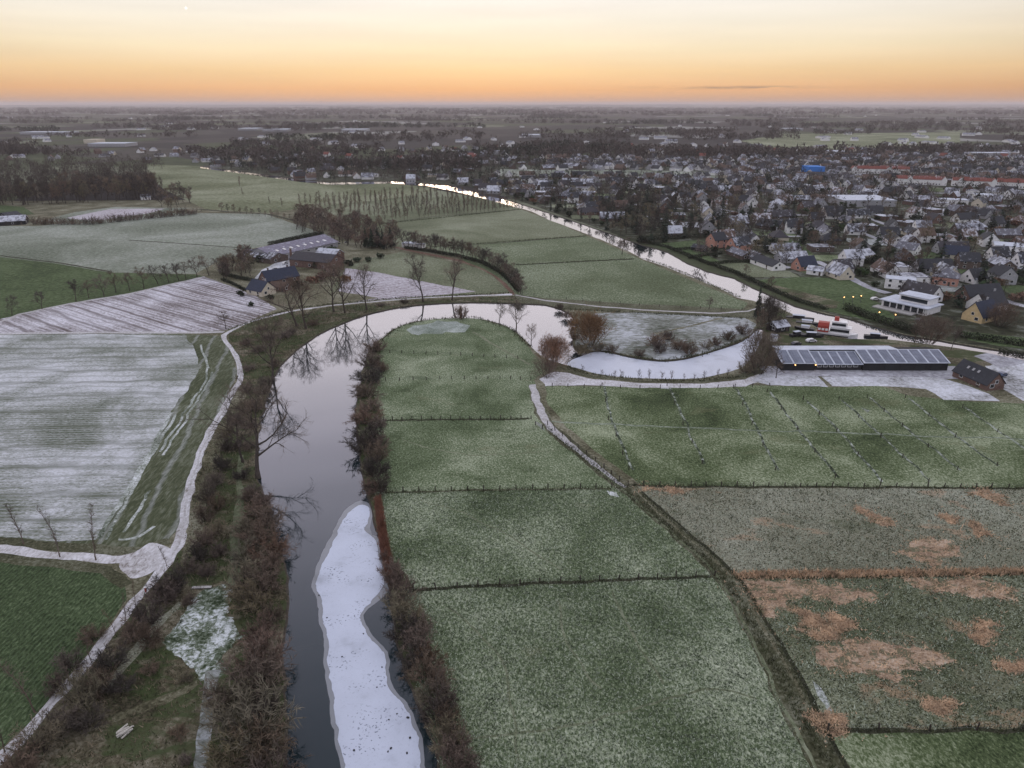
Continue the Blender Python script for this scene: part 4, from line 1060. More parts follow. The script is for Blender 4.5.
# ---- copse behind the farm
for i in range(125):
    for _ in range(50):
        u, v = rnd.uniform(296, 398), rnd.uniform(212, 250)
        if abs(v - (222 + (u - 296) * .22)) < 13 - abs(u - 345) * .06: break
    H = hgt(u, v, v - rnd.uniform(10, 15))
    plant('copse_tree', [FARB[0], FARB[3], FARB[0], FARB[3], FARB[2]][i % 5], *at(u, v), s=H / 11 * rnd.uniform(.95, 1.3), sz=H / 11, label='bare reddish brown tree of the dense copse behind the long barn', group='trees of the copse')
for i, (u, v) in enumerate([(366, 247), (372, 248), (378, 247), (383, 249), (391, 247)]):
    wplant('conifer_tree', CON[i % 3], u, v, v - 20, 9, 'dark conifer at the copse edge, %s from the barn' % nth(i), 'tree', 'conifers at the copse edge', 14, 3)
for i in range(26):
    u, v = rnd.uniform(222, 252), rnd.uniform(258, 281)
    if v < 250 + (252 - u) * .6 + 4: v += 8
    H = hgt(u, v, v - rnd.uniform(12, 18))
    plant('copse_tree', FARB[i % 5], *at(u, v), s=H / 11, label='bare tree of the small grove before the farm', group='trees of the farm grove')
for i, (u, v, h, k) in enumerate([(262, 262, 8, 1), (300, 250, 6, 1), (330, 252, 7, 0), (318, 268, 8, 1), (336, 262, 6, 0), (348, 266, 7, 1), (300, 288, 9, 1), (312, 283, 8, 2), (322, 280, 9, 2), (286, 290, 6, 0), (345, 282, 8, 2), (356, 262, 6, 0), (368, 262, 6, 0), (380, 258, 6, 0), (270, 300, 6, 1), (252, 306, 5, 0), (240, 296, 6, 1), (262, 258, 8, 1), (250, 266, 8, 1)]):
    wplant('garden_shrub', LEAFF[k], u, v, v - h * .7, h * 1.2, '%s shrub in the old farm garden, %s from the long barn' % (['green', 'dark', 'russet'][k], nth(i)), 'shrub', 'shrubs of the farm', 3.2, 2.2)

# ---- scrub on the lane side of the river
M_BANK = {'brown': 'brown', 'red': 'russet', 'dark': 'dark', 'olive': 'olive grey'}
SCR = [(248, 690, 'red', 44, 70), (262, 668, 'red', 34, 50), (236, 706, 'olive', 34, 50), (252, 738, 'olive', 52, 78), (232, 764, 'olive', 46, 72), (268, 716, 'dark', 26, 40), (262, 756, 'brown', 40, 55), (216, 790, 'olive', 40, 60), (270, 790, 'brown', 40, 60),
       (262, 640, 'red', 24, 40), (272, 622, 'brown', 18, 30), (255, 610, 'olive', 30, 46), (262, 590, 'brown', 28, 44), (243, 586, 'olive', 26, 40), (270, 572, 'brown', 24, 36), (272, 556, 'red', 24, 36), (262, 545, 'red', 26, 40), (268, 528, 'red', 24, 34), (258, 518, 'red', 20, 34), (264, 506, 'brown', 14, 26), (250, 500, 'red', 12, 22), (250, 536, 'olive', 20, 34), (248, 560, 'olive', 22, 36),
       (252, 492, 'brown', 9, 18), (243, 478, 'dark', 10, 20), (250, 448, 'brown', 10, 18), (249, 428, 'brown', 9, 16), (256, 410, 'brown', 14, 22), (262, 394, 'brown', 12, 20), (268, 386, 'brown', 12, 18), (276, 366, 'brown', 9, 16),
       (222, 470, 'dark', 22, 30), (214, 486, 'brown', 22, 32), (208, 500, 'dark', 24, 34), (218, 510, 'brown', 24, 36), (206, 520, 'brown', 26, 36), (216, 534, 'olive', 22, 34), (204, 545, 'brown', 26, 36), (198, 560, 'dark', 24, 34), (218, 556, 'brown', 20, 34), (188, 572, 'brown', 24, 34), (206, 576, 'brown', 18, 30),
       (232, 450, 'dark', 16, 22), (226, 436, 'olive', 12, 20), (236, 424, 'dark', 12, 20), (242, 408, 'olive', 10, 18), (246, 392, 'brown', 10, 18), (250, 370, 'brown', 8, 16), (258, 352, 'brown', 8, 16), (246, 345, 'red', 8, 14), (268, 340, 'brown', 8, 14), (284, 338, 'brown', 8, 14), (262, 330, 'red', 7, 13), (292, 334, 'brown', 8, 14), (314, 325, 'brown', 7, 13), (380, 306, 'brown', 5, 10), (404, 303, 'brown', 5, 10),
       (172, 590, 'dark', 22, 34), (164, 602, 'brown', 24, 34), (150, 622, 'dark', 22, 36), (134, 640, 'brown', 22, 34), (152, 642, 'brown', 18, 30), (112, 668, 'dark', 22, 36), (100, 690, 'brown', 24, 36), (84, 704, 'olive', 34, 40), (122, 690, 'dark', 16, 30), (64, 728, 'brown', 24, 38), (40, 752, 'olive', 32, 46), (88, 728, 'dark', 18, 34), (20, 775, 'brown', 28, 44), (190, 604, 'brown', 14, 24),
       (150, 672, 'brown', 9, 20), (180, 735, 'brown', 9, 22), (186, 764, 'brown', 12, 26), (72, 668, 'brown', 20, 34), (95, 640, 'brown', 16, 26), (60, 690, 'brown', 18, 28), (210, 705, 'brown', 12, 20), (186, 680, 'olive', 10, 22)]
for i, (u, v, c, h, w) in enumerate(sorted(SCR, key=lambda q: q[1])):
    if 185 < u < 236 and v > 460: h, w = h * .72, w * .66
    side = ('on the river edge' if u > 240 and v > 380 else 'between lane and river' if v > 470 or u > 225 else 'beside the lane')
    wplant('bare_shrub', SHR[c][i % 3], u, v, v - h * .8, w, '%s bare shrub %s, %s of the scrub from the plough corner' % (M_BANK[c], side, nth(i)), 'shrub', 'scrub between lane and river', 4, 3.2)
# ---- bushes along the meadow bank
MB_ = [(376, 352, 'red', 14, 24), (370, 366, 'brown', 16, 28), (370, 382, 'dark', 16, 30), (367, 396, 'brown', 16, 30), (372, 410, 'red', 14, 24), (366, 424, 'red', 18, 30), (370, 440, 'dark', 18, 32), (364, 452, 'dark', 20, 34), (376, 462, 'brown', 20, 30), (374, 476, 'dark', 20, 32), (380, 490, 'dark', 16, 26), (371, 492, 'brown', 14, 22), (378, 428, 'brown', 12, 20), (380, 448, 'brown', 14, 20), (381, 372, 'brown', 10, 18),
       (396, 586, 'red', 18, 30), (404, 598, 'red', 20, 34), (398, 612, 'olive', 22, 36), (410, 622, 'olive', 20, 36), (404, 638, 'dark', 22, 36), (420, 634, 'brown', 18, 30), (418, 652, 'red', 22, 34), (412, 664, 'dark', 18, 30), (430, 664, 'red', 20, 30), (424, 680, 'brown', 24, 36), (438, 684, 'red', 18, 28), (432, 700, 'olive', 22, 36), (444, 706, 'brown', 20, 30), (436, 722, 'dark', 22, 36), (450, 726, 'brown', 22, 32), (444, 744, 'olive', 24, 38), (458, 748, 'red', 20, 30), (454, 768, 'brown', 24, 38), (466, 775, 'brown', 22, 32), (386, 560, 'red', 10, 16), (390, 572, 'red', 14, 22)]
for i, (u, v, c, h, w) in enumerate(MB_):
    wplant('bare_shrub', SHR[c][(i + 1) % 3], u, v, v - h * .85, w, '%s bare shrub on the meadow bank of the river, %s from the meadow tip' % (M_BANK[c], nth(i)), 'shrub', 'shrubs along the meadow bank', 4, 3.2)
plant('bare_tree', OPEN[1], *at(438, 700), s=.36, label='small forked bare tree among the meadow bank shrubs')

# ---- blades: rough grass, rushes, reeds and meadow tufts
def blades(name, mat_, label, P, h, w, lean=.5, per=3):
    """Tufts of bent blades at the points P; h and w are ranges."""
    P = np.repeat(np.asarray(P, float), per, 0)
    n = len(P)
    P = P + nrs.normal(0, w[1] * 1.3, (n, 2))
    q = nrs.uniform(0, 2 * np.pi, n); hh = nrs.uniform(h[0], h[1], n); ww = nrs.uniform(w[0], w[1], n)
    dx, dy = np.cos(q), np.sin(q)
    le = nrs.normal(0, lean, (n, 2)) * hh[:, None]
    a = np.c_[P[:, 0] - dx * ww / 2, P[:, 1] - dy * ww / 2, np.full(n, -.03)]
    b = np.c_[P[:, 0] + dx * ww / 2, P[:, 1] + dy * ww / 2, np.full(n, -.03)]
    c = np.c_[P[:, 0] + le[:, 0], P[:, 1] + le[:, 1], hh]
    V = np.stack([a, b, c], 1).reshape(-1, 3)
    o = link(name, np_mesh(name, V, np.arange(3 * n).reshape(-1, 3), mat_))
    return tag(o, label, 'grass', kind='stuff')


def scatter(n, poly_px, names=None, world_poly=None):
    """Random ground points inside a picture polygon, kept where the ground region has one of the names."""
    poly = world_poly or [at(*p) for p in poly_px]
    A = np.array(poly); lo, hi = A.min(0), A.max(0)
    P = nrs.uniform(lo, hi, (n * 6, 2)); P = P[pip(P, poly)][:n]
    for _n, w in WATER0: P = P[~pip(P, w)]
    if names:
        wh = np.full(len(P), -1)
        for i, r_ in enumerate(REG0): wh[pip(P, r_[3])] = i
        P = P[[i >= 0 and REG0[i][0] in names for i in wh]]
    return P


M['blade_brown'] = plain('dry_blades', (.19, .155, .105), var=.5, scale=.25)
M['blade_dark'] = plain('dark_blades', (.048, .056, .025), var=.5, scale=.3)
M['blade_russet'] = plain('russet_blades', (.45, .315, .205), var=.4, scale=.4)
M['blade_red'] = plain('red_reed_blades', (.20, .095, .062), var=.35, scale=.5)
M['blade_green'] = plain('green_blades', (.060, .085, .045), var=.5, scale=.2)
M['blade_frost'] = plain('frosted_blades', (.33, .37, .29), var=.35, scale=.2)
BANKP = [(228, 333), (252, 322.5), (290, 312), (340, 306), (400, 301), (512, 296), (560, 308), (330, 345), (300, 420), (310, 600), (300, 800), (-40, 800), (45, 720), (100, 652), (140, 602), (172, 560), (194, 480), (208, 440), (228, 405), (240, 362), (230, 345)]
blades('undergrowth', M['blade_brown'], 'dry brown undergrowth between lane and river', scatter(7500, BANKP, ('rough_grass',)), (.25, .9), (.08, .22))
blades('undergrowth', M['blade_dark'], 'dark green brown undergrowth between lane and river', scatter(9000, BANKP, ('rough_grass', 'verge')), (.25, .7), (.1, .25))
blades('reeds', M['blade_red'], 'narrow belt of red brown reeds on the meadow bank', scatter(1500, [(376, 498), (380, 498), (392, 572), (388, 590), (383, 556), (378, 525)]), (.7, 1.6), (.08, .2), .25, 4)
rp = np.concatenate([np.asarray(LNR) for LNR in [[(p[0] + nrs.normal(0, 2.6), p[1] + nrs.normal(0, 1.8)) for p in r_ for _q in range(2)] for r_ in RUSH]] + [scatter(int(520 if k < 10 else 300), None, None, r_) for k, r_ in enumerate(RUSH)])
blades('rushes', M['blade_russet'], 'flattened russet rushes in the marshy meadows', rp, (.10, .36), (.12, .34), 1.2, 3)
blades('rushes', M['blade_russet'], 'russet rushes along the long ditch', scatter(2600, [(733, 572), (850, 571), (1024, 569), (1300, 580), (1300, 588), (1024, 574.5), (850, 577.5), (738, 578.5)]), (.3, .8), (.1, .3), .5, 4)


def line_pts(px, step, spread):
    pts = [at(*p) for p in px]; out = []
    for a, b in zip(pts[:-1], pts[1:]):
        l = math.hypot(b[0] - a[0], b[1] - a[1])
        for k in range(int(l / step)):
            t = (k + rnd.random()) * step / l
            out.append((a[0] + (b[0] - a[0]) * t + rnd.gauss(0, spread), a[1] + (b[1] - a[1]) * t + rnd.gauss(0, spread)))
    return out


LN = []
for px in ([(381, 420.5), (530, 419)], [(412, 591), (500, 585), (716, 576.5)], [(385, 492.5), (612, 488)], [(626, 485.5), (1024, 488.2), (1300, 499)], [(818, 730), (1024, 730.5), (1300, 775)], [(738, 578.5), (1024, 574.5), (1300, 588)], FT[3:], [(640, 494), (675, 522), (711, 553), (743, 587), (767, 623), (791, 666), (812, 704), (850, 776)], [(545, 425), (569, 448), (624, 491), (699, 555), (730, 590), (775, 670), (816, 748)]):
    LN += line_pts(px, .35, .45)
blades('rough_grass', M['blade_dark'], 'tall dark grass along fences and ditches', LN, (.35, .85), (.08, .22), .45, 4)
LN2 = []
for px in FURROWS: LN2 += line_pts(px, 2.6, .3)
blades('rough_grass', M['blade_frost'], 'frosted tussocks along the drainage furrows', LN2, (.2, .5), (.12, .35), .5, 3)
LN3 = []
for px in ([(372, 352), (384, 338), (400, 326), (430, 319), (475, 317), (512, 329), (530, 347)], [(228, 330), (290, 309), (345, 303), (400, 298), (512, 293)], [(560, 309), (640, 313), (745, 318)], [(567, 367), (590, 374), (640, 380), (690, 381), (745, 376)], [(578, 345), (613, 354), (660, 361), (700, 355), (750, 337)], [(643, 258.5), (662, 264.5), (695, 277.5), (740, 297.5)], [(432, 247), (586, 236)], [(516, 265), (634, 259)], [(380, 224), (520, 209.5)]):
    LN3 += line_pts(px, .5, .6)
blades('rough_grass', M['blade_dark'], 'dark bank grass along the river and canal', LN3, (.4, 1.0), (.15, .4), .4, 4)
near = [(395, 590), (720, 576), (745, 612), (800, 706), (828, 768), (850, 800), (440, 800), (412, 660)]
near2 = [(375, 492), (622, 488), (660, 518), (706, 556), (720, 576), (414, 590), (385, 545)]
blades('meadow_grass', M['blade_frost'], 'frost tipped tussocks of the river meadows', np.concatenate([scatter(13000, near, ('meadow',)), scatter(6500, near2, ('meadow',))]), (.10, .26), (.10, .26), .9, 2)
blades('meadow_grass', M['blade_green'], 'green tussocks of the river meadows', np.concatenate([scatter(14000, near, ('meadow',)), scatter(8000, near2, ('meadow',))]), (.12, .30), (.12, .30), .8, 2)
marsh = [(740, 580), (1100, 574), (1100, 735), (820, 730), (770, 630)]
marsh2 = [(640, 488), (1100, 490), (1100, 572), (735, 574), (690, 535)]
blades('meadow_grass', M['blade_frost'], 'frost tipped tussocks of the marshy meadows', np.concatenate([scatter(9000, marsh, ('meadow',)), scatter(7000, marsh2, ('meadow',))]), (.12, .34), (.10, .26), .7, 2)
blades('meadow_grass', M['blade_dark'], 'dark tussocks of the marshy meadows', np.concatenate([scatter(8000, marsh, ('meadow',)), scatter(7000, marsh2, ('meadow',))]), (.15, .42), (.12, .3), .7, 2)
# ------------------------------------------------------------------ buildings
def wallm(name, c, **k): return plain(name, c, var=.12, scale=.9, rough=.9, **k)
M['w_white'] = wallm('white_render', (.68, .67, .66))
M['w_cream'] = wallm('cream_render', (.50, .45, .36))
M['w_grey'] = wallm('grey_render', (.30, .30, .31))
M['w_yellow'] = wallm('yellow_render', (.52, .40, .22))
M['w_pink'] = wallm('pink_brick', (.40, .215, .165))
M['w_dark'] = wallm('black_boards', (.020, .020, .022))
def brick_mat(name, c1, c2):
    m, nt, b = new_mat(name)
    co = nd(nt, 'ShaderNodeTexCoord').outputs['Object']
    sep = nd(nt, 'ShaderNodeSeparateXYZ', {0: co})
    u = math_(nt, 'ADD', sep.outputs[0], sep.outputs[1])
    v = nd(nt, 'ShaderNodeCombineXYZ', {0: u, 1: sep.outputs[2]}).outputs[0]
    br = nd(nt, 'ShaderNodeTexBrick', {'Vector': v, 'Color1': (*c1, 1), 'Color2': (*c2, 1), 'Mortar': (.20, .17, .15, 1), 'Scale': 4.0, 'Mortar Size': .012}).outputs[0]
    n = nd(nt, 'ShaderNodeTexNoise', {'Vector': co, 'Scale': .6, 'Detail': 4.0}).outputs[0]
    f = nd(nt, 'ShaderNodeMapRange', {0: n, 1: .3, 2: .7, 3: .8, 4: 1.2}).outputs[0]
    setp(nt, b, Base_Color=mixc(nt, 1.0, br, nd(nt, 'ShaderNodeCombineXYZ', {0: f, 1: f, 2: f}).outputs[0], 'MULTIPLY'), Roughness=.9, Specular_IOR_Level=.2)
    return m
M['w_brick'] = brick_mat('red_brick', (.135, .078, .062), (.105, .064, .053))
M['w_brown'] = brick_mat('brown_brick', (.10, .072, .060), (.075, .056, .048))
def roof_mat(name, c, frost):
    m, nt, b = new_mat(name)
    co = nd(nt, 'ShaderNodeTexCoord').outputs['Object']
    n = nd(nt, 'ShaderNodeTexNoise', {'Vector': co, 'Scale': .9, 'Detail': 5.0, 'Roughness': .65}).outputs[0]
    f = nd(nt, 'ShaderNodeMapRange', {0: n, 1: .3, 2: .7, 3: .75, 4: 1.25}).outputs[0]
    col = mixc(nt, 1.0, c, nd(nt, 'ShaderNodeCombineXYZ', {0: f, 1: f, 2: f}).outputs[0], 'MULTIPLY')
    wv = nd(nt, 'ShaderNodeTexWave', {'Vector': co, 'Scale': .95, 'Distortion': .3}, wave_type='BANDS', bands_direction='Z').outputs[1]
    rv = nd(nt, 'ShaderNodeObjectInfo').outputs['Random']
    fn = nd(nt, 'ShaderNodeTexNoise', {'Vector': co, 'Scale': .35, 'Detail': 5.0, 'Roughness': .7}).outputs[0]
    fa = math_(nt, 'ADD', fn, math_(nt, 'MULTIPLY', math_(nt, 'SUBTRACT', rv, .5), .22))
    ff = nd(nt, 'ShaderNodeMapRange', {0: fa, 1: .72 - frost * .5, 2: .84 - frost * .42, 3: 0.0, 4: .8}).outputs[0]
    ff = math_(nt, 'MULTIPLY', ff, math_(nt, 'MULTIPLY_ADD', wv, .3, .7))
    setp(nt, b, Base_Color=mixc(nt, ff, col, (.64, .67, .75)), Roughness=.8, Specular_IOR_Level=.3)
    return m
M['r_slate'] = roof_mat('dark_slate_roof', (.028, .030, .037), .16)
M['r_frost'] = roof_mat('frosted_grey_roof', (.11, .11, .13), .52)
M['r_mid'] = roof_mat('half_frosted_roof', (.042, .039, .045), .36)
M['r_red'] = roof_mat('red_tile_roof', (.16, .050, .038), .22)
M['r_brown'] = roof_mat('brown_tile_roof', (.085, .055, .042), .3)
M['r_long'] = roof_mat('violet_frosted_sheets', (.165, .155, .20), .12)
M['r_blue'] = roof_mat('blue_slate_roof', (.025, .032, .055), .12)
M['frame_dark'] = plain('dark_frame', (.022, .023, .026), var=.1)
M['panel'] = None
m, nt, b = new_mat('window_glass')
setp(nt, b, Base_Color=(.018, .022, .028), Roughness=.12, Specular_IOR_Level=.6)
M['glass'] = m
m, nt, b = new_mat('solar_glass')
co = nd(nt, 'ShaderNodeTexCoord').outputs['Object']
bk = nd(nt, 'ShaderNodeTexBrick', {'Vector': co, 'Color1': (.055, .070, .115, 1), 'Color2': (.070, .085, .13, 1), 'Mortar': (.16, .18, .22, 1), 'Scale': 1.0, 'Mortar Size': .03, 'Brick Width': 1.0, 'Row Height': 1.65}, offset=0.0).outputs[0]
fn = nd(nt, 'ShaderNodeTexNoise', {'Vector': co, 'Scale': .5, 'Detail': 4.0}).outputs[0]
setp(nt, b, Base_Color=mixc(nt, nd(nt, 'ShaderNodeMapRange', {0: fn, 1: .35, 2: .7, 3: .0, 4: .25}).outputs[0], bk, (.30, .33, .42)), Roughness=.35, Specular_IOR_Level=.4)
M['panel'] = m
M['door'] = plain('painted_door', (.07, .055, .045), var=.15)
M['metal_frost'] = plain('frosted_sheet_roof', (.46, .49, .56), var=.15, scale=.35)
M['concrete'] = plain('concrete', (.34, .33, .32), var=.2)
m, nt, b = new_mat('lamp_glow')
setp(nt, b, Base_Color=(1, .8, .5), Emission_Color=(1.0, .50, .16), Emission_Strength=5.0)
M['glow'] = m
MESHC = {}


def cached(key, fn):
    if key not in MESHC: MESHC[key] = fn()
    return MESHC[key]


def wall_mesh(L, W, e, r, hip, mat_):
    mb = MB()
    if hip or r <= e + .1:
        mb.box(-L / 2, L / 2, -W / 2, W / 2, -.3, e)
    else:
        mb.prism([(-W / 2, -.3), (W / 2, -.3), (W / 2, e), (0, r - .12), (-W / 2, e)], 0, -L / 2, L / 2)
    return mb.mesh('wall', mat_, True)


def roof_mesh(L, W, e, r, hip, mat_, ov=.45, th=.22):
    mb = MB()
    if r <= e + .1:       # flat roof with a low parapet
        mb.box(-L / 2 - .15, L / 2 + .15, -W / 2 - .15, W / 2 + .15, e + .003, e + .30)
    elif hip:
        a, c = L / 2 + ov, W / 2 + ov
        k = max(0.3, a - c)
        ez = e - ov * (r - e) / (W / 2) * .6
        top = [(-k, 0, r), (k, 0, r)]
        base = [(-a, -c, ez), (a, -c, ez), (a, c, ez), (-a, c, ez)]
        low = [(x, y, z - th) for x, y, z in base]
        mb.add(top + base + low, [(2, 3, 1, 0), (4, 5, 0, 1), (3, 4, 1), (5, 2, 0), (6, 7, 3, 2), (7, 8, 4, 3), (8, 9, 5, 4), (9, 6, 2, 5), (9, 8, 7, 6)])
    else:
        sl = (r - e) / (W / 2)
        for s in (-1, 1):
            y1, z1 = s * (W / 2 + ov), e - ov * sl
            pr = [(0, r), (y1, z1), (y1, z1 + th), (0, r + th * 1.15)]
            mb.prism(pr, 0, -L / 2 - ov * .6, L / 2 + ov * .6)
    return mb.mesh('roof', mat_, True)


def box_mesh(name, sx, sy, sz, mat_):
    return cached((name, round(sx, 2), round(sy, 2), round(sz, 2), mat_.name), lambda: MB().box(-sx / 2, sx / 2, -sy / 2, sy / 2, 0, sz).mesh(name, mat_))


def window_mesh(w, h):
    def mk():
        mb = MB().box(-w / 2, w / 2, -.04, .04, 0, h, 0)
        mb.box(-w / 2 - .09, -w / 2 - .002, -.06, .06, -.09, h + .09, 1).box(w / 2 + .002, w / 2 + .09, -.06, .06, -.09, h + .09, 1)
        mb.box(-w / 2, w / 2, -.06, .06, h + .002, h + .09, 1).box(-w / 2, w / 2, -.10, .08, -.10, -.002, 1)
        return mb.mesh('window', [M['glass'], M['w_white']])
    return cached(('win', w, h), mk)


def house(name, x, y, rz, L, W, e, r, wall, roof, hip=False, chim=1, wins=0, door=True, label=None, cat='house', group=None, single=False):
    """A house from walls, roof, chimney, windows and door. single: one mesh, for houses too far to show parts."""
    key = (L, W, e, r, hip, wall, roof)
    wm = cached(('w',) + key, lambda: wall_mesh(L, W, e, r, hip, M[wall]))
    rm = cached(('r',) + key, lambda: roof_mesh(L, W, e, r, hip, M[roof]))
    ch = cached(('c', wall), lambda: MB().box(-.35, .35, -.3, .3, -1.2, 1.0, 0).box(-.42, .42, -.37, .37, 1.003, 1.14, 0).mesh('chimney', M['w_brown' if wall in ('w_brick', 'w_brown') else 'w_grey']))
    if single:
        def mk():
            bm = bmesh.new(); bm.from_mesh(wm)
            k = len(bm.faces); bm.from_mesh(rm); bm.faces.ensure_lookup_table()
            for f in bm.faces[k:]: f.material_index = 1
            for sx in (-1, 1):
                for q in range(max(2, int(L / 3.5))):
                    k = len(bm.faces)
                    wx = -L / 2 + (q + .5) * L / max(2, int(L / 3.5))
                    bmesh.ops.create_cube(bm, size=1, matrix=Matrix.Translation((wx, sx * W / 2, 1.5)) @ Matrix.Diagonal((1.3, .1, 1.2, 1)))
                    bm.faces.ensure_lookup_table()
                    for f in bm.faces[k:]: f.material_index = 2
            me = bpy.data.meshes.new('house'); bm.to_mesh(me); bm.free()
            for m_ in (M[wall], M[roof], M['glass']): me.materials.append(m_)
            return me
        o = link(name, cached(('s',) + key, mk), None, (x, y, 0))
        o.rotation_euler.z = rz
        return tag(o, label, cat, group)
    o = empty(name, (x, y, 0), rz)
    link('wall', wm, o)
    ro = link('roof', rm, o)
    for k in range(chim):
        link('chimney', ch, ro, ((-.3 + .6 * k) * L if chim > 1 else L * .28, W * .08, (r if r > e + .1 else e + .3)))
    for k in range(wins):
        s = -1 if k % 2 == 0 else 1
        n = (wins + 1) // 2
        wx = -L / 2 + (k // 2 + .5) * L / n
        wo = link('window', window_mesh(1.3, 1.3), o, (wx, s * (W / 2 + .05), 1.0)); wo.rotation_euler.z = 0 if s < 0 else math.pi
        if e > 4.6:
            wo = link('window', window_mesh(1.3, 1.3), o, (wx, s * (W / 2 + .05), 3.6)); wo.rotation_euler.z = 0 if s < 0 else math.pi
    if wins and not hip and r > e + .5:
        for s in (-1, 1):
            wo = link('window', window_mesh(1.1, 1.2), o, (s * (L / 2 + .05), 0, e + .1)); wo.rotation_euler.z = s * math.pi / 2
            wo = link('window', window_mesh(1.5, 1.3), o, (s * (L / 2 + .05), -W * .22, 1.0)); wo.rotation_euler.z = s * math.pi / 2
    if door and wins:
        link('door', box_mesh('door', 1.0, .10, 2.1, M['door']), o, (L * (.5 / ((wins + 1) // 2)) if wins > 2 else L * .33, -W / 2 - .055, 0))
    return tag(o, label, cat, group)


KEEP = []          # (x, y, radius) of what stands in the town already


def ends(p, q):
    a, b = at(*p), at(*q)
    return (a[0] + b[0]) / 2, (a[1] + b[1]) / 2, math.atan2(b[1] - a[1], b[0] - a[0]), math.hypot(b[0] - a[0], b[1] - a[1])


def hero(p, q, depth, *a, name='house', **k):
    """A building whose front foot runs from picture point p to q; it reaches depth metres back from there."""
    x, y, rz, l = ends(p, q)
    x += -math.sin(rz) * depth / 2; y += math.cos(rz) * depth / 2
    KEEP.append((x, y, max(l, depth) * .62))
    return house(name, x, y, rz, round(l, 1), depth, *a, **k)


def hero_end(p, q, length, W, *a, name='house', **k):
    """A gable end centred between p and q on the ground, the ridge running back from it along p->q's normal."""
    x, y, rz, l = ends(p, q)
    x += -math.sin(rz) * length / 2; y += math.cos(rz) * length / 2
    KEEP.append((x, y, max(length, W) * .62))
    return house(name, x, y, rz + math.pi / 2, length, round(l if W is None else W, 1), *a, **k)


# ---- the long solar barn
x0, y0 = at(781, 370.5); x1, y1 = at(947, 370.5)
bl = x1 - x0
barn = empty('solar_barn', (x0, y0, 0))
tag(barn, 'long black barn with rows of solar panels on its low roof', 'barn')
KEEP.append((x0 + bl / 2, y0 + 7, 34))
E_, RZ_, D_ = 3.0, 5.1, 8.0
S1, S2 = bl * .205, bl * .49
segs = [(0, S1 - .3, 0.0, 'w_dark'), (S1, S2 - .3, -.55, 'w_dark'), (S2, bl, 0.15, 'w_dark')]
for i, (a, b_, dz, wm_) in enumerate(segs):
    f0 = .5 if i == 1 else 0.0
    link('wall', MB().prism([(f0, -.3), (15.0, -.3), (15.0, E_ + .9 + dz * .3), (D_, RZ_ + dz - .1), (f0, E_ + dz)], 0, a + .05, b_ - .05).mesh('wall', M[wm_], True), barn)
    sl = (RZ_ - E_) / D_
    ro = link('roof', MB().prism([(f0 - .7, E_ + dz - .7 * sl + .02), (D_, RZ_ + dz + .02), (D_, RZ_ + dz + .22), (f0 - .7, E_ + dz - .7 * sl + .22)], 0, a - .25, b_ + .25).mesh('roof', M['metal_frost'], True), barn)
    n = (3, 5, 8)[i]
    wdt = (b_ - a) / n
    for q in range(n):
        c0, c1 = a + q * wdt + .35, a + (q + 1) * wdt - .35
        ly0, ly1 = f0 - .45, D_ - .55
        mb = MB()
        zz0, zz1 = E_ + dz + (ly0 - f0) * sl + .27, E_ + dz + (ly1 - f0) * (RZ_ - E_) / (D_ - f0) + .30
        mb.prism([(ly0, zz0), (ly1, zz1), (ly1, zz1 + .07), (ly0, zz0 + .07)], 0, c0, c1)
        link('solar_panel', mb.mesh('solar_panel', M['panel'], True), barn)
link('back_roof', MB().prism([(D_ + .01, RZ_ + .05), (D_ + .01, RZ_ + .25), (15.5, 4.35), (15.5, 4.15)], 0, 1.2, bl * .76).mesh('back_roof', M['metal_frost'], True), barn)
for q in range(7):
    link('window', window_mesh(1.4, .7), barn, (S1 + 1.5 + q * 2.2, .44, 1.3))
for q in range(5):
    link('barn_door', box_mesh('barn_door', 3.2, .12, 2.3, M['frame_dark']), barn, (S2 + 4 + q * 5.6, -.07, 0))
for (u, v, dx) in ((797, 361, 4.8), (812, 361.5, S1 - .2)):
    lm = link('wall_lamp', MB().box(-.12, .12, -.35, 0, -.1, .12).mesh('wall_lamp', M['frame_dark']), barn, (dx, -.02, 2.5))
    link('bulb', MB().box(-.16, .16, -.42, -.08, -.36, -.103).mesh('bulb', M['glow']), lm)

# ---- brick lodge
o = hero((952, 376), (986, 391), 7.0, 2.3, 6.0, 'w_brick', 'r_slate', chim=0, wins=4, label='brick lodge with a tall dark roof beside the solar barn', name='brick_lodge')
for k in range(3):
    link('roof_light', box_mesh('roof_light', .8, 1.0, .1, M['w_grey']), o.children[1], (-3.2 + 2.2 * k, -1.7, 4.65)).rotation_euler.x = math.atan2(3.7, 3.5)
# ---- black shed with pale roof, left of the barn by the canal
hero((776, 333), (789, 331), 6, 2.4, 4.2, 'w_dark', 'r_frost', chim=0, wins=2, label='small black shed with a pale frosted roof by the canal', name='shed', cat='shed')
hero((770, 341), (776, 342), 2.6, 1.8, 2.6, 'w_white', 'r_frost', chim=0, wins=0, label='tiny white hut at the corner of the solar barn', name='hut', cat='hut')
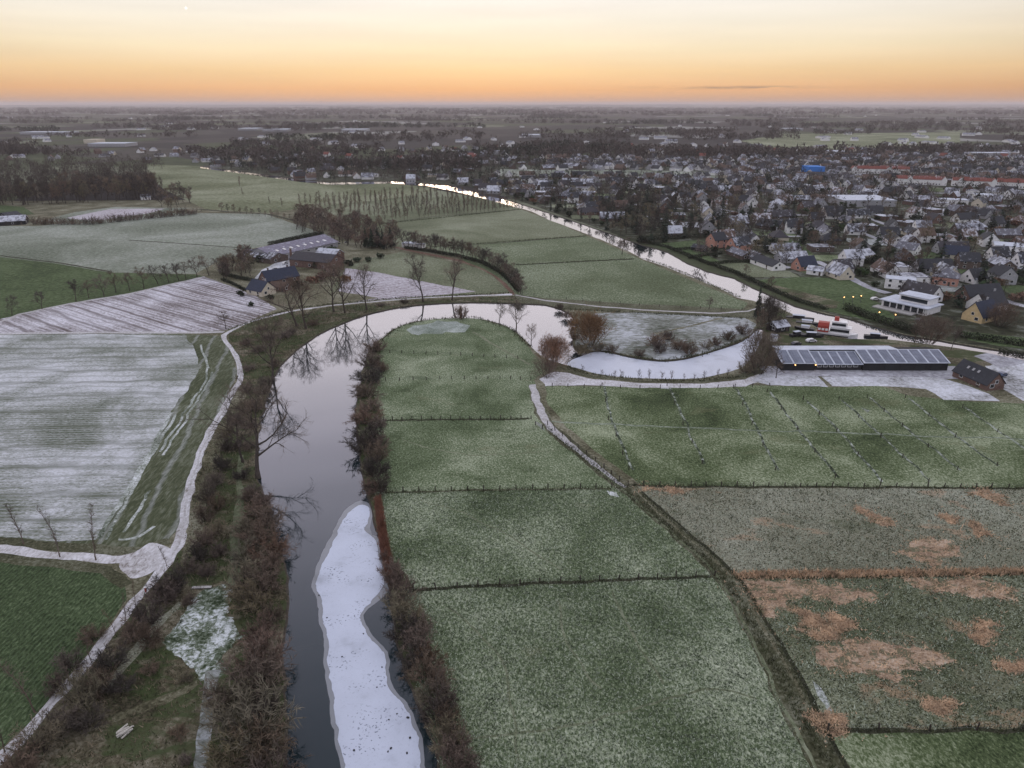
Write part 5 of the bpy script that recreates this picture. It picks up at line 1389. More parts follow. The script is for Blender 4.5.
# ---- pink brick double house and its neighbours
hero_end((703.5, 246), (716, 249), 11, 9, 5.4, 9.6, 'w_pink', 'r_slate', chim=1, wins=4, label='pink brick gabled house, the half nearer the canal lawn', group='pink brick twin houses')
hero_end((722, 250), (738, 254.5), 13, 10, 5.2, 9.8, 'w_pink', 'r_slate', chim=1, wins=4, label='pink brick gabled house, the half beside the grey roofed annexe', group='pink brick twin houses')
hero((726, 254), (742, 260), 8, 2.5, 4.6, 'w_brown', 'r_frost', chim=0, wins=2, label='low annexe with a pale grey roof before the pink brick house', name='annexe')
hero((691, 250), (703, 252), 6, 2.2, 3.8, 'w_dark', 'r_slate', chim=0, wins=2, label='dark garage on the lawn by the pink brick house', name='garage', cat='garage')
hero((750, 263), (772, 271), 9, 2.6, 5.2, 'w_white', 'r_slate', chim=0, wins=4, label='low white bungalow with a dark roof facing the paddock', name='bungalow', cat='bungalow')
hero((744, 258), (754, 262), 8, 2.6, 5.0, 'w_brown', 'r_mid', chim=1, wins=2, label='brown house behind the grey roofed annexe')
hero_end((792, 269), (799, 271), 12, 8, 3.0, 7.6, 'w_pink', 'r_blue', chim=0, wins=4, label='house with a deep blue black roof facing the canal meadow')
hero_end((826, 271), (836, 274), 12, 9, 2.8, 7.4, 'w_white', 'r_mid', chim=0, wins=4, label='white gabled house at the end of the canal meadow row')
hero((755, 228), (778, 231), 10, 2.6, 7.0, 'w_brown', 'r_slate', chim=2, wins=4, label='long dark roofed house with white gable edges above the street')
hero((806, 274), (822, 276), 7, 2.6, 4.4, 'w_white', 'r_frost', chim=0, wins=2, label='small pale roofed outbuilding between blue roofed and white gabled houses', name='outbuilding')
hero((853, 262), (874, 258), 9, 2.6, 5.4, 'w_cream', 'r_frost', chim=1, wins=4, label='cream house with pale slanting roof behind the white gabled one')
hero((894, 253), (914, 256), 9, 3.6, 7.2, 'w_white', 'r_frost', chim=1, wins=4, label='broad white house with a frosted roof among dark garden trees')
hero((942, 258), (967, 260), 10, 2.8, 7.4, 'w_cream', 'r_blue', chim=0, wins=4, label='long low house under a slate blue roof above the hip roofed house')
hero_end((983, 258), (993, 261), 11, 9, 2.9, 8.0, 'w_white', 'r_slate', chim=1, wins=4, label='white steep gabled house above the winding street')
hero_end((1010, 264), (1019, 267), 11, 9, 2.9, 8.0, 'w_white', 'r_slate', chim=1, wins=4, label='white steep gabled house at the far end of the winding street')
hero((931, 284), (957, 287), 11, 4.6, 8.6, 'w_pink', 'r_frost', hip=True, chim=2, wins=6, label='square house with pinkish walls and a frosted hipped roof')
hero_end((933, 303), (939, 302), 17, 9, 3.4, 7.8, 'w_white', 'r_mid', chim=0, wins=4, label='barn-like house with a white gable and dark frosted roof beside the villa')
hero_end((965, 320), (977, 323), 13, 9, 3.0, 8.6, 'w_yellow', 'r_blue', chim=1, wins=4, label='yellow gabled house with a steep blue black roof near the canal')
hero_end((960, 281), (972, 284), 10, 9, 2.8, 7.4, 'w_white', 'r_slate', chim=0, wins=2, label='white gabled bungalow behind the hip roofed house', name='bungalow', cat='bungalow')
hero((884, 288), (914, 291), 9, 5.0, 5.0, 'w_white', 'metal_frost', chim=0, wins=6, door=True, label='white two storey flat roofed house behind the modern villa')
# ---- modern white villa: two flat-roofed storeys, terrace and dark glass
x, y, rz, l = ends((881, 306), (926, 316))
vil = empty('modern_villa', (x, y, 0), rz)
tag(vil, 'white modern flat roofed villa with a long dark window band', 'villa')
KEEP.append((x, y + 8, 24))
link('wall', MB().box(-l / 2, l / 2, .0, 13, -.3, 3.2).mesh('wall', M['w_white']), vil)
link('upper_wall', MB().box(-l * .22, l * .42, 4.0, 12.5, 3.62, 6.6).mesh('upper_wall', M['w_white']), vil)
link('roof', MB().box(-l / 2 - .8, l / 2 + .8, -1.4, 13.6, 3.203, 3.62).mesh('roof', M['metal_frost']), vil)
link('upper_roof', MB().box(-l * .22 - .5, l * .42 + .5, 3.4, 13, 6.603, 6.95).mesh('upper_roof', M['metal_frost']), vil)
for k in range(6):
    link('window', MB().box(-1.3, 1.3, -.06, .06, 0, 2.3).mesh('window', M['glass']), vil, (-l / 2 + 2.4 + k * (l - 4.8) / 5, -.06, .5))
for k in range(4):
    link('window', MB().box(-1.5, 1.5, -.06, .06, 0, 1.7).mesh('window', M['glass']), vil, (-l * .22 + 2.2 + k * (l * .64 - 4.4) / 3, 3.94, 4.3))
link('terrace', MB().box(-l / 2 - 1.5, l / 2 - 4, -5.5, -.3, -.2, .5).mesh('terrace', M['concrete']), vil)
for k in range(3):
    link('post', MB().box(-.12, .12, -1.25, -1.0, .0, 3.2).mesh('post', M['w_white']), vil, (-l / 2 + 1 + k * (l - 2) / 2, 0, 0))

# ---- old farm on the far side of the bend
x, y, rz, l = ends((273, 262), (338, 247))
lb = empty('long_barn', (x, y, 0), rz)
tag(lb, 'very long farm barn under a frosted violet grey roof', 'barn')
KEEP.append((x, y + 10, 50))
Wd = 24
link('wall', MB().prism([(0, -.3), (Wd, -.3), (Wd, 3.6), (Wd / 2, 7.2), (0, 3.6)], 0, -l / 2, l / 2).mesh('wall', M['w_grey'], True), lb)
link('roof', roof_mesh(l, Wd, 3.65, 7.35, False, M['r_long'], ov=.8), lb, (0, Wd / 2, 0))
for k in range(4): link('barn_door', box_mesh('barn_door', 4, .14, 3, M['w_white']), lb, (-l / 2 + 5 + k * 5.4, -.08, 0))
for k in range(6): link('window', window_mesh(2.4, .9), lb, (-l / 2 + 30 + k * 7, -.05, 1.6))
for k in range(8): link('roof_light', box_mesh('roof_light', 1.6, 2.2, .1, M['w_white']), lb, (-l / 2 + 8 + k * (l - 16) / 7, 4.2, 5.33)).rotation_euler.x = math.atan2(3.7, 12)
hero((238, 259), (271, 264), 14, 3.0, 5.4, 'w_brown', 'r_mid', chim=0, wins=4, label='dark old shed at the lower end of the long barn', name='shed', cat='shed')
o = hero((290, 266), (330, 270), 14, 4.2, 7.6, 'w_brick', 'r_mid', chim=0, wins=6, label='red brick farm stable with a grey roof before the long barn', name='stable', cat='stable')
hero((316, 261), (336, 263), 9, 4.8, 7.4, 'w_brick', 'r_frost', chim=0, wins=2, label='brick hayloft with a pale frosted roof behind the stable', name='hayloft', cat='barn')
x, y = at(292, 264)
ck = empty('brick_chimney', (x, y, 0)); tag(ck, 'slim free standing brick chimney beside the farm stable', 'chimney')
link('shaft', MB().tube([(0, 0, -.3), (0, 0, 9.5)], [.95, .6], 10).mesh('shaft', M['w_brick']), ck)
link('cap', MB().tube([(0, 0, 9.4), (0, 0, 9.9)], [.8, .8], 10).tube([(0, 0, 9.9), (0, 0, 9.92)], [.8, .02], 10).mesh('cap', M['concrete']), ck)
hero((268, 287), (300, 281), 9, 3.2, 7.6, 'w_brick', 'r_blue', chim=2, wins=6, label='old farmhouse with a long blue black roof and white dormers', name='farmhouse', cat='farmhouse')
hero((247, 294), (262, 297), 9, 2.8, 6.8, 'w_cream', 'r_blue', chim=1, wins=4, label='small farm cottage with a dark roof at the plough corner', name='cottage', cat='cottage')
hero((270, 291), (285, 292), 6, 2.4, 4.4, 'w_brick', 'r_brown', chim=0, wins=2, label='low brick outbuilding between cottage and farmhouse', name='outbuilding')
hero((328, 277), (338, 276), 6, 2.2, 4.0, 'w_brick', 'r_brown', chim=0, wins=2, label='small brick shed behind the leaning pair of trees', name='shed', cat='shed')
hero((402, 247), (414, 247.5), 6, 2.4, 2.4, 'w_white', 'metal_frost', chim=0, wins=0, label='low white trailer shed at the head of the hairpin track', name='shed', cat='shed')
hero((416, 248), (422, 248.5), 5, 2.4, 2.4, 'w_white', 'metal_frost', chim=0, wins=0, label='tiny white store next to the trailer shed', name='shed', cat='shed')
hero((0, 226), (26, 224.5), 18, 3.2, 6.4, 'w_dark', 'r_frost', chim=0, wins=2, label='long dark shed with pale roof before the dark wood', name='shed', cat='shed')
hero((9, 221), (24, 219), 16, 3.2, 6.0, 'w_dark', 'r_slate', chim=0, wins=2, label='black barn behind the pale roofed shed by the wood', name='barn', cat='barn')
hero((141, 200), (151, 199.6), 8, 2.6, 5.0, 'w_white', 'r_mid', chim=0, wins=2, label='white sheds in the trees beyond the orchard plot', name='shed', cat='shed')
# ---- halls
KEEP += [(at(u_, 211)[0], at(u_, 211)[1], 16) for u_ in (848, 858, 868, 878, 888, 897)]
hero((843, 207), (896, 207), 42, 6.0, 6.0, 'w_grey', 'metal_frost', chim=0, wins=8, label='large hall with a snow white flat roof in the town', name='hall', cat='hall')
m = plain('bright_blue_cladding', (.03, .16, .48), var=.1); M['w_blue'] = m
hero((808, 175.5), (824, 175.5), 26, 11, 11, 'w_blue', 'w_blue', chim=0, wins=2, label='bright blue clad hall beyond the town houses', name='hall', cat='hall')
hero((938, 204), (968, 205), 14, 4.2, 4.2, 'w_white', 'metal_frost', chim=0, wins=6, label='long white school-like block east of the big hall', name='block', cat='building')
hero((974, 200), (996, 201), 18, 5.0, 5.0, 'w_white', 'metal_frost', chim=0, wins=6, label='white stepped block beyond the school-like one', name='block', cat='building')
hero((993, 252), (1030, 255), 16, 4.4, 4.4, 'w_white', 'metal_frost', chim=0, wins=4, label='pale flat roofed workshop at the street end', name='workshop', cat='workshop')
hero((680, 184), (694, 184), 16, 4, 6, 'w_white', 'r_slate', chim=0, wins=4, label='white farm block with a dark roof in the pale field', name='block', cat='building')
for i, (u0, u1, v, d, mt) in enumerate([(238, 257, 130.5, 90, 'metal_frost'), (262, 287, 131.5, 90, 'metal_frost'), (341, 366, 131.5, 80, 'metal_frost'), (522, 541, 137.5, 70, 'metal_frost'), (88, 125, 146.8, 60, 'metal_frost'), (20, 67, 134.5, 70, 'metal_frost'), (785, 803, 130.5, 60, 'metal_frost'), (975, 1010, 157, 26, 'metal_frost'), (480, 500, 155, 20, 'metal_frost'), (830, 851, 155.5, 40, 'metal_frost')]):
    hero((u0, v), (u1, v), d, 7.0, 7.0, 'w_grey', mt, chim=0, wins=0, label='long pale roofed greenhouse hall far across the lowland, %s from the west' % nth(sorted([238, 262, 341, 522, 88, 20, 785, 975, 480, 830]).index(u0)), name='greenhouse', cat='greenhouse', single=True)
hero((84, 143.5), (97, 143.5), 40, 9, 9, 'w_cream', 'w_cream', chim=0, wins=0, label='sand coloured factory block far beyond the dark wood', name='factory', cat='factory', single=True)

# ---- red roofed white terraces: each house of the row
n_t = 0
for (a, b_, n) in (((895, 183.5), (946, 185.5), 9), ((951, 185.5), (1030, 188.5), 14), ((850, 173), (908, 174), 10)):
    xa, ya = at(*a); xb, yb = at(*b_)
    for i in range(n):
        t = (i + .5) / n
        x, y = xa + (xb - xa) * t, ya + (yb - ya) * t
        lw = math.hypot(xb - xa, yb - ya) / n
        rz = math.atan2(yb - ya, xb - xa)
        gable = (i + n_t) % 6 == 2
        house('terraced_house', x, y, rz + (math.pi / 2 if gable else 0), round((9.0 if gable else lw * .98), 1), round((lw * .94 if gable else 9.0), 1), 6.6, 9.6 + (i % 3) * .4, 'w_white', 'r_red', chim=1, label='white terraced house with a red tiled roof in the rows along the town edge', group='red roofed terraces', single=True)
        KEEP.append((x, y, 8)); KEEP.append((x + 2, y - 16, 10)); KEEP.append((x + 3, y - 32, 8))
    n_t += 1

# ---- town houses
def far_enough(x, y, r):
    return all((x - a) ** 2 + (y - b) ** 2 > (r + c) ** 2 for a, b, c in KEEP)


TOWNW = [at(*p) for p in TOWN]
BLOCK = [r_[3] for r_ in REG0 if r_[0] in ('street', 'lawn', 'field')] + [w for _n, w in WATER0]
EXCL_T = [at(*p) for p in [(590, 196), (640, 192), (706, 214), (704, 242), (650, 245), (610, 232)]]
P = nrs.uniform((-520, 320), (1250, 1900), (30000, 2))
P = P[pip(P, TOWNW)]
bad = np.zeros(len(P), bool)
for b_ in BLOCK: bad |= pip(P, b_)
P = P[~bad]
P = P[(np.abs(P[:, 0]) < P[:, 1] * .80 + 40)]
canal_edge = np.array(CANAL_W)
spots = []
cell = {}
for x, y in P:
    d = 20 if y < 800 else 18
    if y > 900 and x < 60 and rnd.random() < .93: continue          # sparse, wooded bank far upstream
    if min((canal_edge[:, 0] - x) ** 2 + (canal_edge[:, 1] - y) ** 2) < 14 ** 2: continue
    if pip([(x, y)], EXCL_T)[0] and rnd.random() < .93: continue
    if y < 760 and x < 240 and min((canal_edge[:, 0] - x) ** 2 + (canal_edge[:, 1] - y) ** 2) < 30 ** 2: continue
    g = (int(x // 40), int(y // 40))
    ok = True
    for gx in (-1, 0, 1):
        for gy in (-1, 0, 1):
            for (a, b_) in cell.get((g[0] + gx, g[1] + gy), ()):
                if (a - x) ** 2 + (b_ - y) ** 2 < (d + 4 * math.sin(a)) ** 2: ok = False
    if ok and far_enough(x, y, 7):
        cell.setdefault(g, []).append((x, y)); spots.append((x, y))
spots.sort(key=lambda q: q[0] ** 2 + q[1] ** 2)
in_view = [q for q in spots if -10 < pix(q[0], q[1], 3)[0] < 1034]
WALLS = ['w_white', 'w_brown', 'w_cream', 'w_white', 'w_brown', 'w_grey', 'w_white', 'w_brick', 'w_grey']
ROOFS = ['r_frost', 'r_mid', 'r_slate', 'r_brown', 'r_mid', 'r_frost', 'r_slate', 'r_slate', 'r_mid', 'r_frost', 'r_slate', 'r_brown']
SHAPES = [(13, 9, 2.8, 7.6, False), (15, 10, 3.0, 8.0, False), (11, 9.5, 5.0, 9.2, False), (14, 11, 2.8, 7.0, True), (18, 9, 2.6, 6.0, False), (11, 8, 2.8, 7.2, False), (14, 11, 3.2, 3.2, False), (20, 9, 2.8, 7.2, False)]
WN = {'w_white': 'white', 'w_cream': 'cream', 'w_brick': 'brick red', 'w_brown': 'brown brick', 'w_grey': 'grey'}
RN = {'r_frost': 'frosted pale', 'r_mid': 'half frosted', 'r_slate': 'dark slate', 'r_brown': 'brown tiled', 'r_red': 'red tiled'}
LANDM = {'the pink brick twin houses': at(720, 245), 'the modern villa': at(905, 306), 'the big white hall': at(870, 203), 'the blue hall': at(816, 173), 'the white bungalow': at(762, 265), 'the hip roofed house': at(945, 280), 'the steep white gables': at(988, 256), 'the white flat workshop': at(1012, 252),
         'the white school-like block': at(952, 203), 'the canal bend': at(520, 200), 'the lone rust tree': at(579, 210), 'the pale field': at(600, 173)}
ranks = {}
N_HOUSE = 235
far_boxes = []
for i, (x, y) in enumerate(in_view):
    wl, rf, sh = rnd.choice(WALLS), rnd.choice(ROOFS), rnd.choice(SHAPES)
    if sh[3] <= sh[2] + .1: rf = 'r_frost'
    ang = .35 + .5 * math.sin(x / 130 + y / 190) + rnd.choice([0, 0, math.pi / 2, math.pi / 2, .2]) + rnd.gauss(0, .06)
    KEEP.append((x, y, 7.5))
    if i < N_HOUSE:
        ln = min(LANDM, key=lambda q: (LANDM[q][0] - x) ** 2 + (LANDM[q][1] - y) ** 2)
        key = (ln, wl, rf); ranks[key] = ranks.get(key, 0) + 1
        form = 'flat roofed' if sh[3] <= sh[2] + .1 else 'hip roofed' if sh[4] else 'two storey' if sh[2] > 4 else 'long low' if sh[0] > 14 else 'gabled'
        lab = '%s %s house, %s roof, %s such from %s' % (WN[wl], form, RN[rf], nth(ranks[key] - 1), ln)
        house('town_house', x, y, ang, *sh[:4], wl, rf, hip=sh[4], chim=0 if sh[3] <= sh[2] + .1 else 1, wins=4 if i < 60 else 2, label=lab, group='houses of the town', single=i >= 120)
    else:
        far_boxes.append((x, y, ang, sh, wl, rf))
rest = {}
for (x, y, ang, sh, wl, rf) in far_boxes:
    rest.setdefault((wl, rf), []).append((x, y, ang, sh))
# more houses in the villages beyond
for _ in range(190):
    u = rnd.uniform(430, 1024); v = rnd.uniform(146, 160)
    if rnd.random() < .22: u, v = rnd.uniform(0, 520), rnd.uniform(150, 163)
    x, y = at(u + rnd.gauss(0, 6), v)
    if any(pip([(x, y)], b_)[0] for b_ in BLOCK[:40]): continue
    rest.setdefault((rnd.choice(WALLS), rnd.choice(['r_frost', 'r_frost', 'r_mid', 'r_red', 'r_brown'])), []).append((x, y, rnd.uniform(0, 3.14), rnd.choice(SHAPES[:6])))
for _ in range(90):
    u = rnd.uniform(0, 1024); v = 112 + 36 * rnd.random() ** .8
    x, y = at(u, v)
    rest.setdefault(('w_white', 'r_frost'), []).append((x, y, rnd.uniform(0, 3.14), (rnd.uniform(12, 40), rnd.uniform(9, 20), 4, rnd.uniform(6, 9), False)))
fm, mats_, mk_ = MB(), [], {}
for (wl, rf), lst in rest.items():
    for nm in (wl, rf):
        if nm not in mk_: mk_[nm] = len(mats_); mats_.append(M[nm])
    for (x, y, ang, (L, W, e, r, hip)) in lst:
        c, s = math.cos(ang), math.sin(ang)
        t = lambda px, py, pz: (x + px * c - py * s, y + px * s + py * c, pz)
        r2 = max(r, e + .6)
        a, b_ = L / 2, W / 2
        fm.add([t(-a, -b_, 0), t(a, -b_, 0), t(a, b_, 0), t(-a, b_, 0), t(-a, -b_, e), t(a, -b_, e), t(a, b_, e), t(-a, b_, e), t(-a, 0, r2 - .1), t(a, 0, r2 - .1)],
               [(0, 1, 5, 4), (2, 3, 7, 6), (1, 2, 6, 9, 5), (3, 0, 4, 8, 7)], mk_[wl])
        fm.add([t(-a - .4, -b_ - .5, e - .3), t(a + .4, -b_ - .5, e - .3), t(a + .4, b_ + .5, e - .3), t(-a - .4, b_ + .5, e - .3), t(-a - .4, 0, r2), t(a + .4, 0, r2)], [(0, 1, 5, 4), (2, 3, 4, 5)], mk_[rf])
if fm.v:
    tag(fm.build('distant_houses', mats_), 'mass of small pale houses of the town and villages toward the horizon', 'houses', kind='stuff')
print('HOUSES', len(in_view), len(spots))
# ------------------------------------------------------------------ town trees, far woods
P = nrs.uniform((-560, 320), (1300, 1900), (60000, 2))
P = P[pip(P, TOWNW)]
bad = np.zeros(len(P), bool)
for b_ in BLOCK: bad |= pip(P, b_)
P = P[~bad]; P = P[np.abs(P[:, 0]) < P[:, 1] * .80 + 40]
keep = np.array([(a, b, c) for a, b, c in KEEP])
tspots, cell = [], {}
for x, y in P:
    thick = bool(pip([(x, y)], EXCL_T)[0])
    if not thick and rnd.random() < (.30 if y < 800 else .2) and not (y > 900 and x < 60): continue
    dd = (keep[:, 0] - x) ** 2 + (keep[:, 1] - y) ** 2
    if (dd < (keep[:, 2] * .72 + 1.0) ** 2).any(): continue
    sep = 6.0 if thick else 7.0
    g = (int(x // 12), int(y // 12)); ok = True
    for gx in (-1, 0, 1):
        for gy in (-1, 0, 1):
            for (a, b_) in cell.get((g[0] + gx, g[1] + gy), ()):
                if (a - x) ** 2 + (b_ - y) ** 2 < sep * sep: ok = False
    if not ok: continue
    cell.setdefault(g, []).append((x, y)); tspots.append((x, y, thick))
tspots.sort(key=lambda q: q[0] ** 2 + q[1] ** 2)
tspots = [q for q in tspots if -20 < pix(q[0], q[1], 3)[0] < 1044]
cnt = {'t': 0, 'c': 0, 's': 0}
stuff_t = []
for i, (x, y, thick) in enumerate(tspots):
    r = rnd.random()
    kind = 'c' if r < (.45 if thick else .24) else 's' if (r < .50 and not thick) else 't'
    H = rnd.uniform(8, 14) if thick else rnd.uniform(6, 13) if kind == 't' else rnd.uniform(7, 14)
    lim = {'t': 290, 'c': 170, 's': 240}[kind]
    if cnt[kind] >= lim:
        stuff_t.append((x, y, H if kind != 's' else 3.2, kind)); continue
    cnt[kind] += 1
    if kind == 't':
        pr = FARB[(1, 0, 1, 4, 1)[i % 5]] if thick else FARB[(0, 1, 4, 1, 2)[i % 5]]
        plant('town_tree', pr, x, y, s=H / 11 * rnd.uniform(.85, 1.2), sz=H / 11, label=('dark bare tree of the thick tree belt on the town bank' if thick else 'bare garden tree standing between the town houses'), group='bank tree belt' if thick else 'bare town trees')
    elif kind == 'c':
        plant('garden_conifer', CONF[i % 3], x, y, s=H / 12 * rnd.uniform(.8, 1.3), sz=H / 12, label=('dark evergreen of the thick tree belt on the town bank' if thick else 'dark evergreen tree between the town houses'), group='bank evergreens' if thick else 'town evergreens')
    else:
        s = rnd.uniform(.7, 1.4)
        plant('garden_shrub', LEAFF[[0, 1, 1, 0, 2][i % 5]], x, y, s=s * 1.2, sz=s, label='low evergreen shrub in a town garden', cat='shrub', group='town garden shrubs')
print('TREES', len(tspots), cnt)


def clumps(name, label, pts, mat_, ntri=34, thin=.35, cat='woods'):
    """Woodland seen from far: each tree a spray of small faces filling its own crown."""
    A = np.array(pts, float)                # x, y, height, radius
    n = len(A)
    B = np.repeat(A, ntri, 0); m_ = len(B)
    d = nrs.normal(0, 1, (m_, 3)); d /= np.linalg.norm(d, axis=1)[:, None]
    rr = nrs.uniform(.25, 1.0, m_) ** .5
    H, W = B[:, 2], B[:, 3]
    zc = H * .55 + d[:, 2] * rr * H * .45
    c = np.c_[B[:, 0] + d[:, 0] * rr * W, B[:, 1] + d[:, 1] * rr * W, zc]
    sz = (W * .34)[:, None]
    e1 = nrs.normal(0, 1, (m_, 3)) * sz * np.array([thin, thin, 1.25]); e2 = nrs.normal(0, 1, (m_, 3)) * sz * thin
    V = np.stack([c - e1 * .5, c + e1 * .6 + e2 * .2, c + e2], 1)
    V[:, :, 2] = np.clip(V[:, :, 2], -.2, (H * 1.06)[:, None])
    # trunks
    tp = np.c_[A[:, 0], A[:, 1], A[:, 2] * .6]; w = (A[:, 3] * .05)
    T = np.stack([np.c_[A[:, 0] - w, A[:, 1], np.zeros(n)], np.c_[A[:, 0] + w, A[:, 1], np.zeros(n)], tp], 1)
    V = np.concatenate([V, T]).reshape(-1, 3)
    o = link(name, np_mesh(name, V, np.arange(len(V)).reshape(-1, 3), mat_))
    return tag(o, label, cat, kind='stuff')


bt = [(x, y, H, H * .38) for x, y, H, k in stuff_t if k != 'c']
ct = [(x, y, H, H * .24) for x, y, H, k in stuff_t if k == 'c']
if bt: clumps('town_woods', 'mass of bare trees and bushes among the farther houses', bt, M['twig_dark'], 44, .4)
if ct: clumps('town_woods', 'mass of dark evergreens among the farther houses', ct, M['needle'], 50, .8)

# the dark wood beyond the orchard plot: its edge trees one by one, the depth as one mass
k = 0
for i in range(110):
    u = rnd.uniform(-10, 158); v = 207 - abs(rnd.gauss(0, 5)) - (u / 150) * 7
    if v < 188: continue
    H = hgt(u, v, v - rnd.uniform(16, 24))
    plant('wood_tree', FARB[(0, 1, 1, 4, 0)[i % 5]], *at(u, v), s=H / 11 * .8, sz=H / 11, label='tall bare tree at the near edge of the dark wood', group='edge trees of the dark wood')
wd = []
for i in range(950):
    u = rnd.uniform(-160, 150); v = rnd.uniform(166, 203 - max(0, u) / 150 * 9)
    H = rnd.uniform(11, 17); wd.append((*at(u, v), H, H * .3))
for i in range(60):
    u = rnd.uniform(-60, 165); v = rnd.uniform(160, 170); H = rnd.uniform(12, 20); wd.append((*at(u, v), H, H * .3))
clumps('woods', 'dark bare wood beyond the orchard plot', wd, M['twig_dark'], 60, .34)
# hedge trees round the orchard plot
for i in range(40):
    t = i / 39
    u = 34 + t * 162; v = 224.5 - .5 * math.sin(t * 3) * 0 - (0 if t < .35 else (t - .35) * 16)
    if t > .9: v -= 0
    H = hgt(u, v, v - rnd.uniform(6, 10))
    plant('hedge_shrub', SHRF[('brown', 'red', 'brown')[i % 3]][i % 2], *at(u, v), s=H / 4 * .9, sz=H / 4, label='bare brown shrub of the hedge along the orchard plot', cat='shrub', group='hedge of the orchard plot')
for i in range(22):
    u, v = rnd.uniform(160, 198), rnd.uniform(195, 210)
    H = hgt(u, v, v - rnd.uniform(8, 14))
    plant('copse_tree', FARB[i % 5], *at(u, v), s=H / 11, label='bare tree of the small clump at the orchard corner', group='clump at the orchard corner')

# far belts, coppices and hedgerows out to the horizon
fw, fg = [], []
for i in range(150):
    v = 106.5 + 52 * rnd.random() ** 1.5
    u = rnd.uniform(-80, 1100)
    x, y = at(u, v)
    if any(pip([(x, y)], r_[3])[0] for r_ in REG0 if r_[0] in ('field', 'lawn', 'meadow')): continue
    ln = rnd.uniform(60, 330) * (1 + y / 5000); dp = rnd.uniform(12, 60) * (1 + y / 6000); a = rnd.gauss(0, .25)
    n = int(min(60, ln * dp / 420 + 8))
    for _ in range(n):
        t, s_ = rnd.uniform(-1, 1) * ln / 2, rnd.uniform(-1, 1) * dp / 2
        px, py = x + t * math.cos(a) - s_ * math.sin(a), y + t * math.sin(a) + s_ * math.cos(a)
        H = rnd.uniform(9, 19) * (1 + y / 20000)
        (fg if i % 6 == 0 else fw).append((px, py, H, H * rnd.uniform(.4, .75)))
for (u0, u1, v, n) in ((230, 470, 118.5, 200), (90, 240, 128, 70), (545, 630, 148, 80), (232, 320, 146, 110), (250, 470, 157, 130), (330, 480, 168, 150), (260, 330, 166, 50), (815, 870, 134, 50), (870, 1024, 152, 90), (600, 760, 152, 50), (480, 600, 157, 40), (760, 1024, 128, 140), (200, 260, 158, 40)):
    for _ in range(n):
        u = rnd.uniform(u0, u1); x, y = at(u, v + rnd.gauss(0, 1.6) * (1 if v > 140 else .35))
        H = rnd.uniform(10, 18) if y < 3000 else rnd.uniform(15, 26)
        (fg if rnd.random() < .22 else fw).append((x, y, H, H * .5))
clumps('woods', 'belts of bare woodland across the far lowland', fw, M['wood_far'], 30, .7)
clumps('woods', 'dark evergreen coppices across the far lowland', fg, M['wood_green'], 30, .8)
hzn = []
for i in range(2600):
    y = rnd.uniform(7000, 22000); x = rnd.uniform(-.85, .85) * y
    H = rnd.uniform(16, 34) * (1 + .4 * math.sin(x / 900) * math.sin(y / 2300)); hzn.append((x, y, H, rnd.uniform(25, 90)))
clumps('woods', 'hazy wooded skyline at the horizon', hzn, M['wood_far'], 14, .9)

# ------------------------------------------------------------------ hedges, fences, lamps, boats and small things
def hedge(px, w, h, label, mat_='hedge'):
    pts = [at(*p) for p in px]
    rnd.seed(int(px[0][0] * 7))
    mb = MB()
    for a, b in zip(pts[:-1], pts[1:]):
        l = math.hypot(b[0] - a[0], b[1] - a[1]); n = max(2, int(l * 26 * w))
        for _ in range(n):
            t = rnd.random(); o_ = rnd.uniform(-w / 2, w / 2)
            dx, dy = (b[0] - a[0]) / l, (b[1] - a[1]) / l
            p = Vector((a[0] + dx * l * t - dy * o_, a[1] + dy * l * t + dx * o_, rnd.uniform(.05, h) * (1 - .25 * abs(o_) / w)))
            k = len(mb.v)
            for _q in range(3): mb.v.append((p.x + rnd.gauss(0, .28), p.y + rnd.gauss(0, .28), max(0, p.z + rnd.gauss(0, .22))))
            mb.f.append((k, k + 1, k + 2)); mb.m.append(0)
    c = Vector((pts[0][0], pts[0][1], 0))
    mb.v = [(x - c.x, y - c.y, z) for x, y, z in mb.v]
    o = link('hedge', mb.mesh('hedge', M[mat_]), None, c)
    return tag(o, label, 'hedge')


hedge([(405, 248.6), (430, 252), (457, 256.8), (482, 263.2), (500, 272.6), (510, 281.5), (519, 292)], 2.6, 2.0, 'low dark brushy hedge under the trees along the bending dirt track')
hedge([(643, 241.8), (668, 248.2), (690, 257), (707, 264), (735, 273), (752, 281), (775, 292), (797, 301.5), (827, 310)], 2.0, 2.0, 'long clipped dark hedge along the town bank of the canal')
hedge([(646, 240), (680, 238.5), (706, 237)], 2.2, 3.0, 'tall dark hedge behind the lawn of the pink brick house')
hedge([(672, 251), (694, 248.5)], 1.4, 1.8, 'short clipped hedge before the dark garage')
hedge([(688, 259), (704, 256), (722, 254)], 1.8, 2.0, 'clipped hedge below the grey roofed annexe')
hedge([(708, 265), (730, 263), (752, 262)], 1.8, 2.0, 'clipped hedge between lawn and frosted paddock')
hedge([(845, 309), (870, 319), (900, 329), (925, 335)], 3.5, 3.2, 'thick dark hedge on the canal bank below the villa', 'hedge')
hedge([(955, 336), (990, 341), (1030, 347)], 3.0, 2.6, 'dark hedge along the green paddock', 'hedge')
hedge([(998, 354), (1030, 360), (1080, 366)], 3.0, 2.4, 'dark hedge behind the lodge drive', 'hedge')
hedge([(222, 275), (245, 280), (262, 283)], 2.0, 1.8, 'low dark hedge before the farm grove')
hedge([(246, 291), (236, 286), (222, 280)], 1.6, 1.4, 'low hedge along the plough below the cottage')
hedge([(280, 262), (262, 257)], 2.0, 2.2, 'dark hedge at the head of the farmyard')
hedge([(270, 246), (296, 240), (322, 235)], 5, 3.0, 'dark hedge behind the long barn')
hedge([(860, 262), (890, 266), (930, 268)], 6, 3.5, 'broad belt of dark garden bushes above the flat roofed house')
